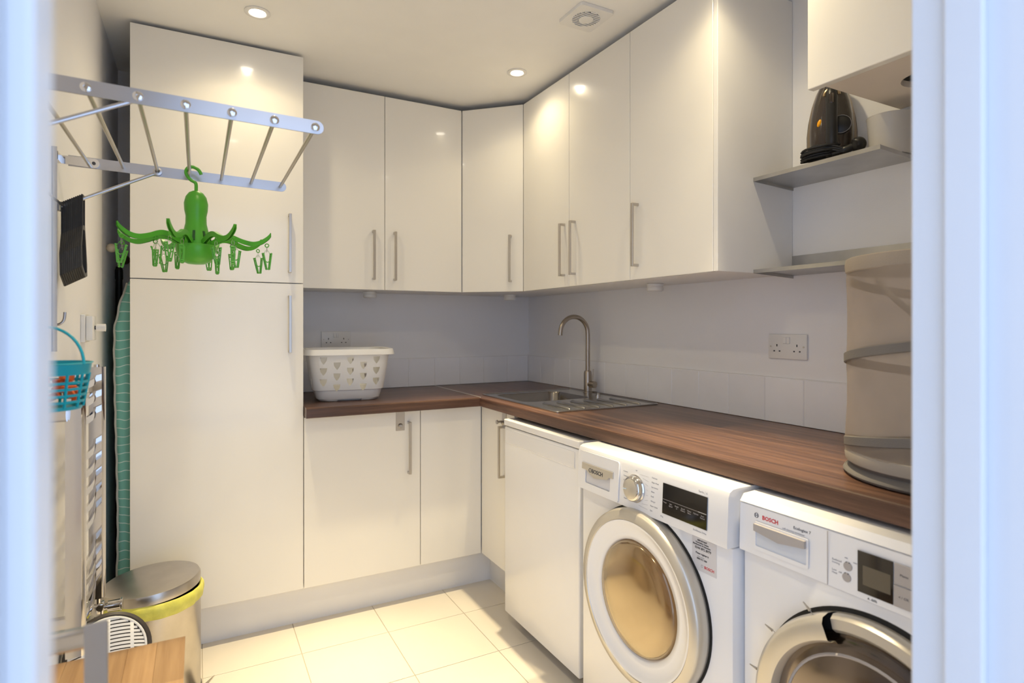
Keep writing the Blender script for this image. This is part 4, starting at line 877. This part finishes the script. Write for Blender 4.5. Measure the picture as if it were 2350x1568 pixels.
# ------------------------------------------------------------------ pedal bin
BX, BY = -.131, 2.283; br = .140
t = thing('pedal_bin', 'round stainless steel pedal bin with yellow liner against the tall cabinet', 'bin', (BX, BY, 0))
b = NB(); lathe(b, [(0, .012), (br - .004, .012), (br, .02), (br, .362), (br - .003, .364), (br - .004, .02)], 64, Matrix.Translation((BX, BY, 0))); obj('body', b, 'binsteel', t, smooth=True)
b = NB(); lathe(b, [(0, 0), (br + .003, 0), (br + .003, .018), (br, .022)], 64, Matrix.Translation((BX, BY, 0))); obj('base_ring', b, 'black', t, smooth=True)
b = NB(); random.seed(2); L_ = []
hdir = R(200)                                    # hinge side
for (r, z, am) in ((br - .006, .362, 0), (br + .002, .370, .002), (br + .008, .364, .004), (br + .009, .356, .005), (br + .006, .346, .006), (br + .002, .342, .003)):
    L_.append([(BX + (r + am * .35 * math.sin(17 * a_) + am * .3 * math.sin(29 * a_ + 1)) * math.cos(a_), BY + (r + am * .35 * math.sin(17 * a_)) * math.sin(a_), z + (-.020 if z < .35 else (-.010 if z < .36 else 0)) * (.5 + .5 * math.cos(a_ - R(-62)))) for a_ in [2 * math.pi * q / 96 for q in range(96)]])
loft(b, L_, cap0=False, cap1=False); obj('liner', b, 'yellowbag', t, smooth=True, ang=80)
LM = Matrix.Translation((BX - .003, BY, .384)) @ Matrix.Rotation(R(-3.2), 4, Vector((-math.sin(R(10)), math.cos(R(10)), 0)))
b = NB(); lathe(b, [(br - .004, -.012), (br + .002, -.012), (br + .003, .010), (br - .001, .018), (br - .012, .0205), (.06, .024), (0, .025)], 80, LM); ld = obj('lid', b, 'binsteel', t, smooth=True, ang=50)
b = NB(); bx(b, BX - br - .022, BX - br + .004, BY - .035, BY + .035, .338, .378, bev=.004); obj('hinge_block', b, 'black', t)
b = NB(); tube(b, spline([(BX - br - .014, BY - .05, .33), (BX - br - .016, BY - .055, .28), (BX - br - .008, BY - .055, .25), (BX - br + .014, BY - .045, .245)], 4), .0022, 7); obj('carry_wire', b, 'chrome', t, smooth=True)
pa = R(-25); pu = Vector((math.cos(pa), math.sin(pa), 0)); ps = Vector((-pu.y, pu.x, 0)); c0 = Vector((BX, BY, 0))
b = NB(); loft(b, [[tuple(c0 + pu * r_ + ps * w_ + Vector((0, 0, z_))) for w_, z_ in ((-h_, z0_), (h_, z0_), (h_, z0_ + .004), (-h_, z0_ + .004))] for r_, h_, z0_ in ((br - .01, .028, .022), (br + .012, .028, .026), (br + .048, .024, .058))]); obj('pedal', b, 'steel', t)

# ------------------------------------------------------------------ round slotted fan heater
hc = Vector((-.206, 1.845, .390)); ax = Vector((.10, -1.0, .42)).normalized(); HM = frame_z(hc, ax)
t = thing('fan_heater', 'small round fan with white slotted grille and dark rim beside the bin', 'fan', (-.196, 1.9, 0))
b = NB(); lathe(b, [(0, -.07), (.06, -.07), (.092, -.04), (.097, 0), (.097, .006), (.090, .010), (.083, .005), (0, .004)], 48, HM); obj('housing', b, mat('dark_brown_plastic', (.05, .042, .038), .35), t, smooth=True)
b = NB(); R0 = .083
def capz(x, y): return .008 + .022 * (1 - (x * x + y * y) / (R0 * R0))
for k in range(-9, 10):
    y = k * .0088; h = math.sqrt(max(R0 ** 2 - y * y, 0))
    if h < .012: continue
    s = NB(); pts = [((-h + 2 * h * j / 12), y - .012 * ((-h + 2 * h * j / 12) / R0) ** 2, capz(-h + 2 * h * j / 12, y)) for j in range(13)]
    L_ = [[(x_, y_ - .0031, z_ - .001), (x_, y_ + .0031, z_ - .001), (x_, y_ + .0031, z_ + .001), (x_, y_ - .0031, z_ + .001)] for x_, y_, z_ in pts]
    loft(s, L_); bmesh.ops.transform(s, matrix=HM, verts=s.verts); obj('grille_slat', s, 'whitep', t)
for x in (-.052, -.0, .052):
    s = NB(); hh = math.sqrt(R0 ** 2 - x * x); loft(s, [[(x - .004, -hh + 2 * hh * j / 10, capz(x, -hh + 2 * hh * j / 10) + .0015), (x + .004, -hh + 2 * hh * j / 10, capz(x, -hh + 2 * hh * j / 10) + .0015), (x + .004, -hh + 2 * hh * j / 10, capz(x, -hh + 2 * hh * j / 10) - .002), (x - .004, -hh + 2 * hh * j / 10, capz(x, -hh + 2 * hh * j / 10) - .002)] for j in range(11)]); bmesh.ops.transform(s, matrix=HM, verts=s.verts); obj('grille_rib', s, 'whitep', t)
s = NB(); tube(s, [(R0 * math.cos(R(a)), R0 * math.sin(R(a)), .009) for a in range(0, 360, 8)], .003, 6, closed=True); bmesh.ops.transform(s, matrix=HM, verts=s.verts); obj('grille_rim', s, 'whitep', t, smooth=True)
b = NB(); cyl(b, (-.206, 1.885, .02), (-.206, 1.885, .33), .016); lathe(b, [(0, 0), (.075, 0), (.075, .012), (.03, .024), (0, .026)], 36, Matrix.Translation((-.206, 1.885, 0))); obj('stand', b, 'black', t, smooth=True)

# ------------------------------------------------------------------ wooden topped trolley
ZT = .62
t = thing('trolley', 'kitchen trolley with beech block top and steel end handle, lower left', 'trolley', (-.145, 1.1, 0))
tx0, tx1, ty0, ty1 = -.262, -.022, .83, 1.347; n_ = 5
tp = obj('top', box(tx0 + .002, tx1 - .002, ty0 + .002, ty1 - .002, ZT - .032, ZT - .004), 'oak', t)
random.seed(8)
for i in range(n_):
    a_ = tx0 + (tx1 - tx0) * i / n_; b_ = tx0 + (tx1 - tx0) * (i + 1) / n_; cuts = sorted([ty0, ty1] + [ty0 + (ty1 - ty0) * v for v in (random.uniform(.25, .45), random.uniform(.6, .8))])
    for c_, d_ in zip(cuts, cuts[1:]): obj('stave', box(a_, b_ - .0003, c_, d_ - .0003, ZT - .004, ZT, bev=.0002), 'oak', tp)
for x in (tx0 + .02, tx1 - .03):
    for y in (ty0 + .03, ty1 - .04):
        b = NB(); bx(b, x - .012, x + .012, y - .012, y + .012, .0, ZT - .032, bev=.002); obj('leg', b, 'steel', t)
obj('lower_shelf', box(tx0 + .01, tx1 - .01, ty0 + .02, ty1 - .02, .20, .215), 'oak', t)
hy = .845
for x in (-.104, -.250):
    b = NB(); bx(b, x - .0115, x + .0115, hy - .0195, hy - .0155, ZT - .10, .898, bev=.001); obj('handle_bracket', b, 'rail', t)
b = NB(); cyl(b, (-.250, hy, .876), (-.104, hy, .876), .0125, .0125, 20); obj('handle_tube', b, 'chrome', t, smooth=True)
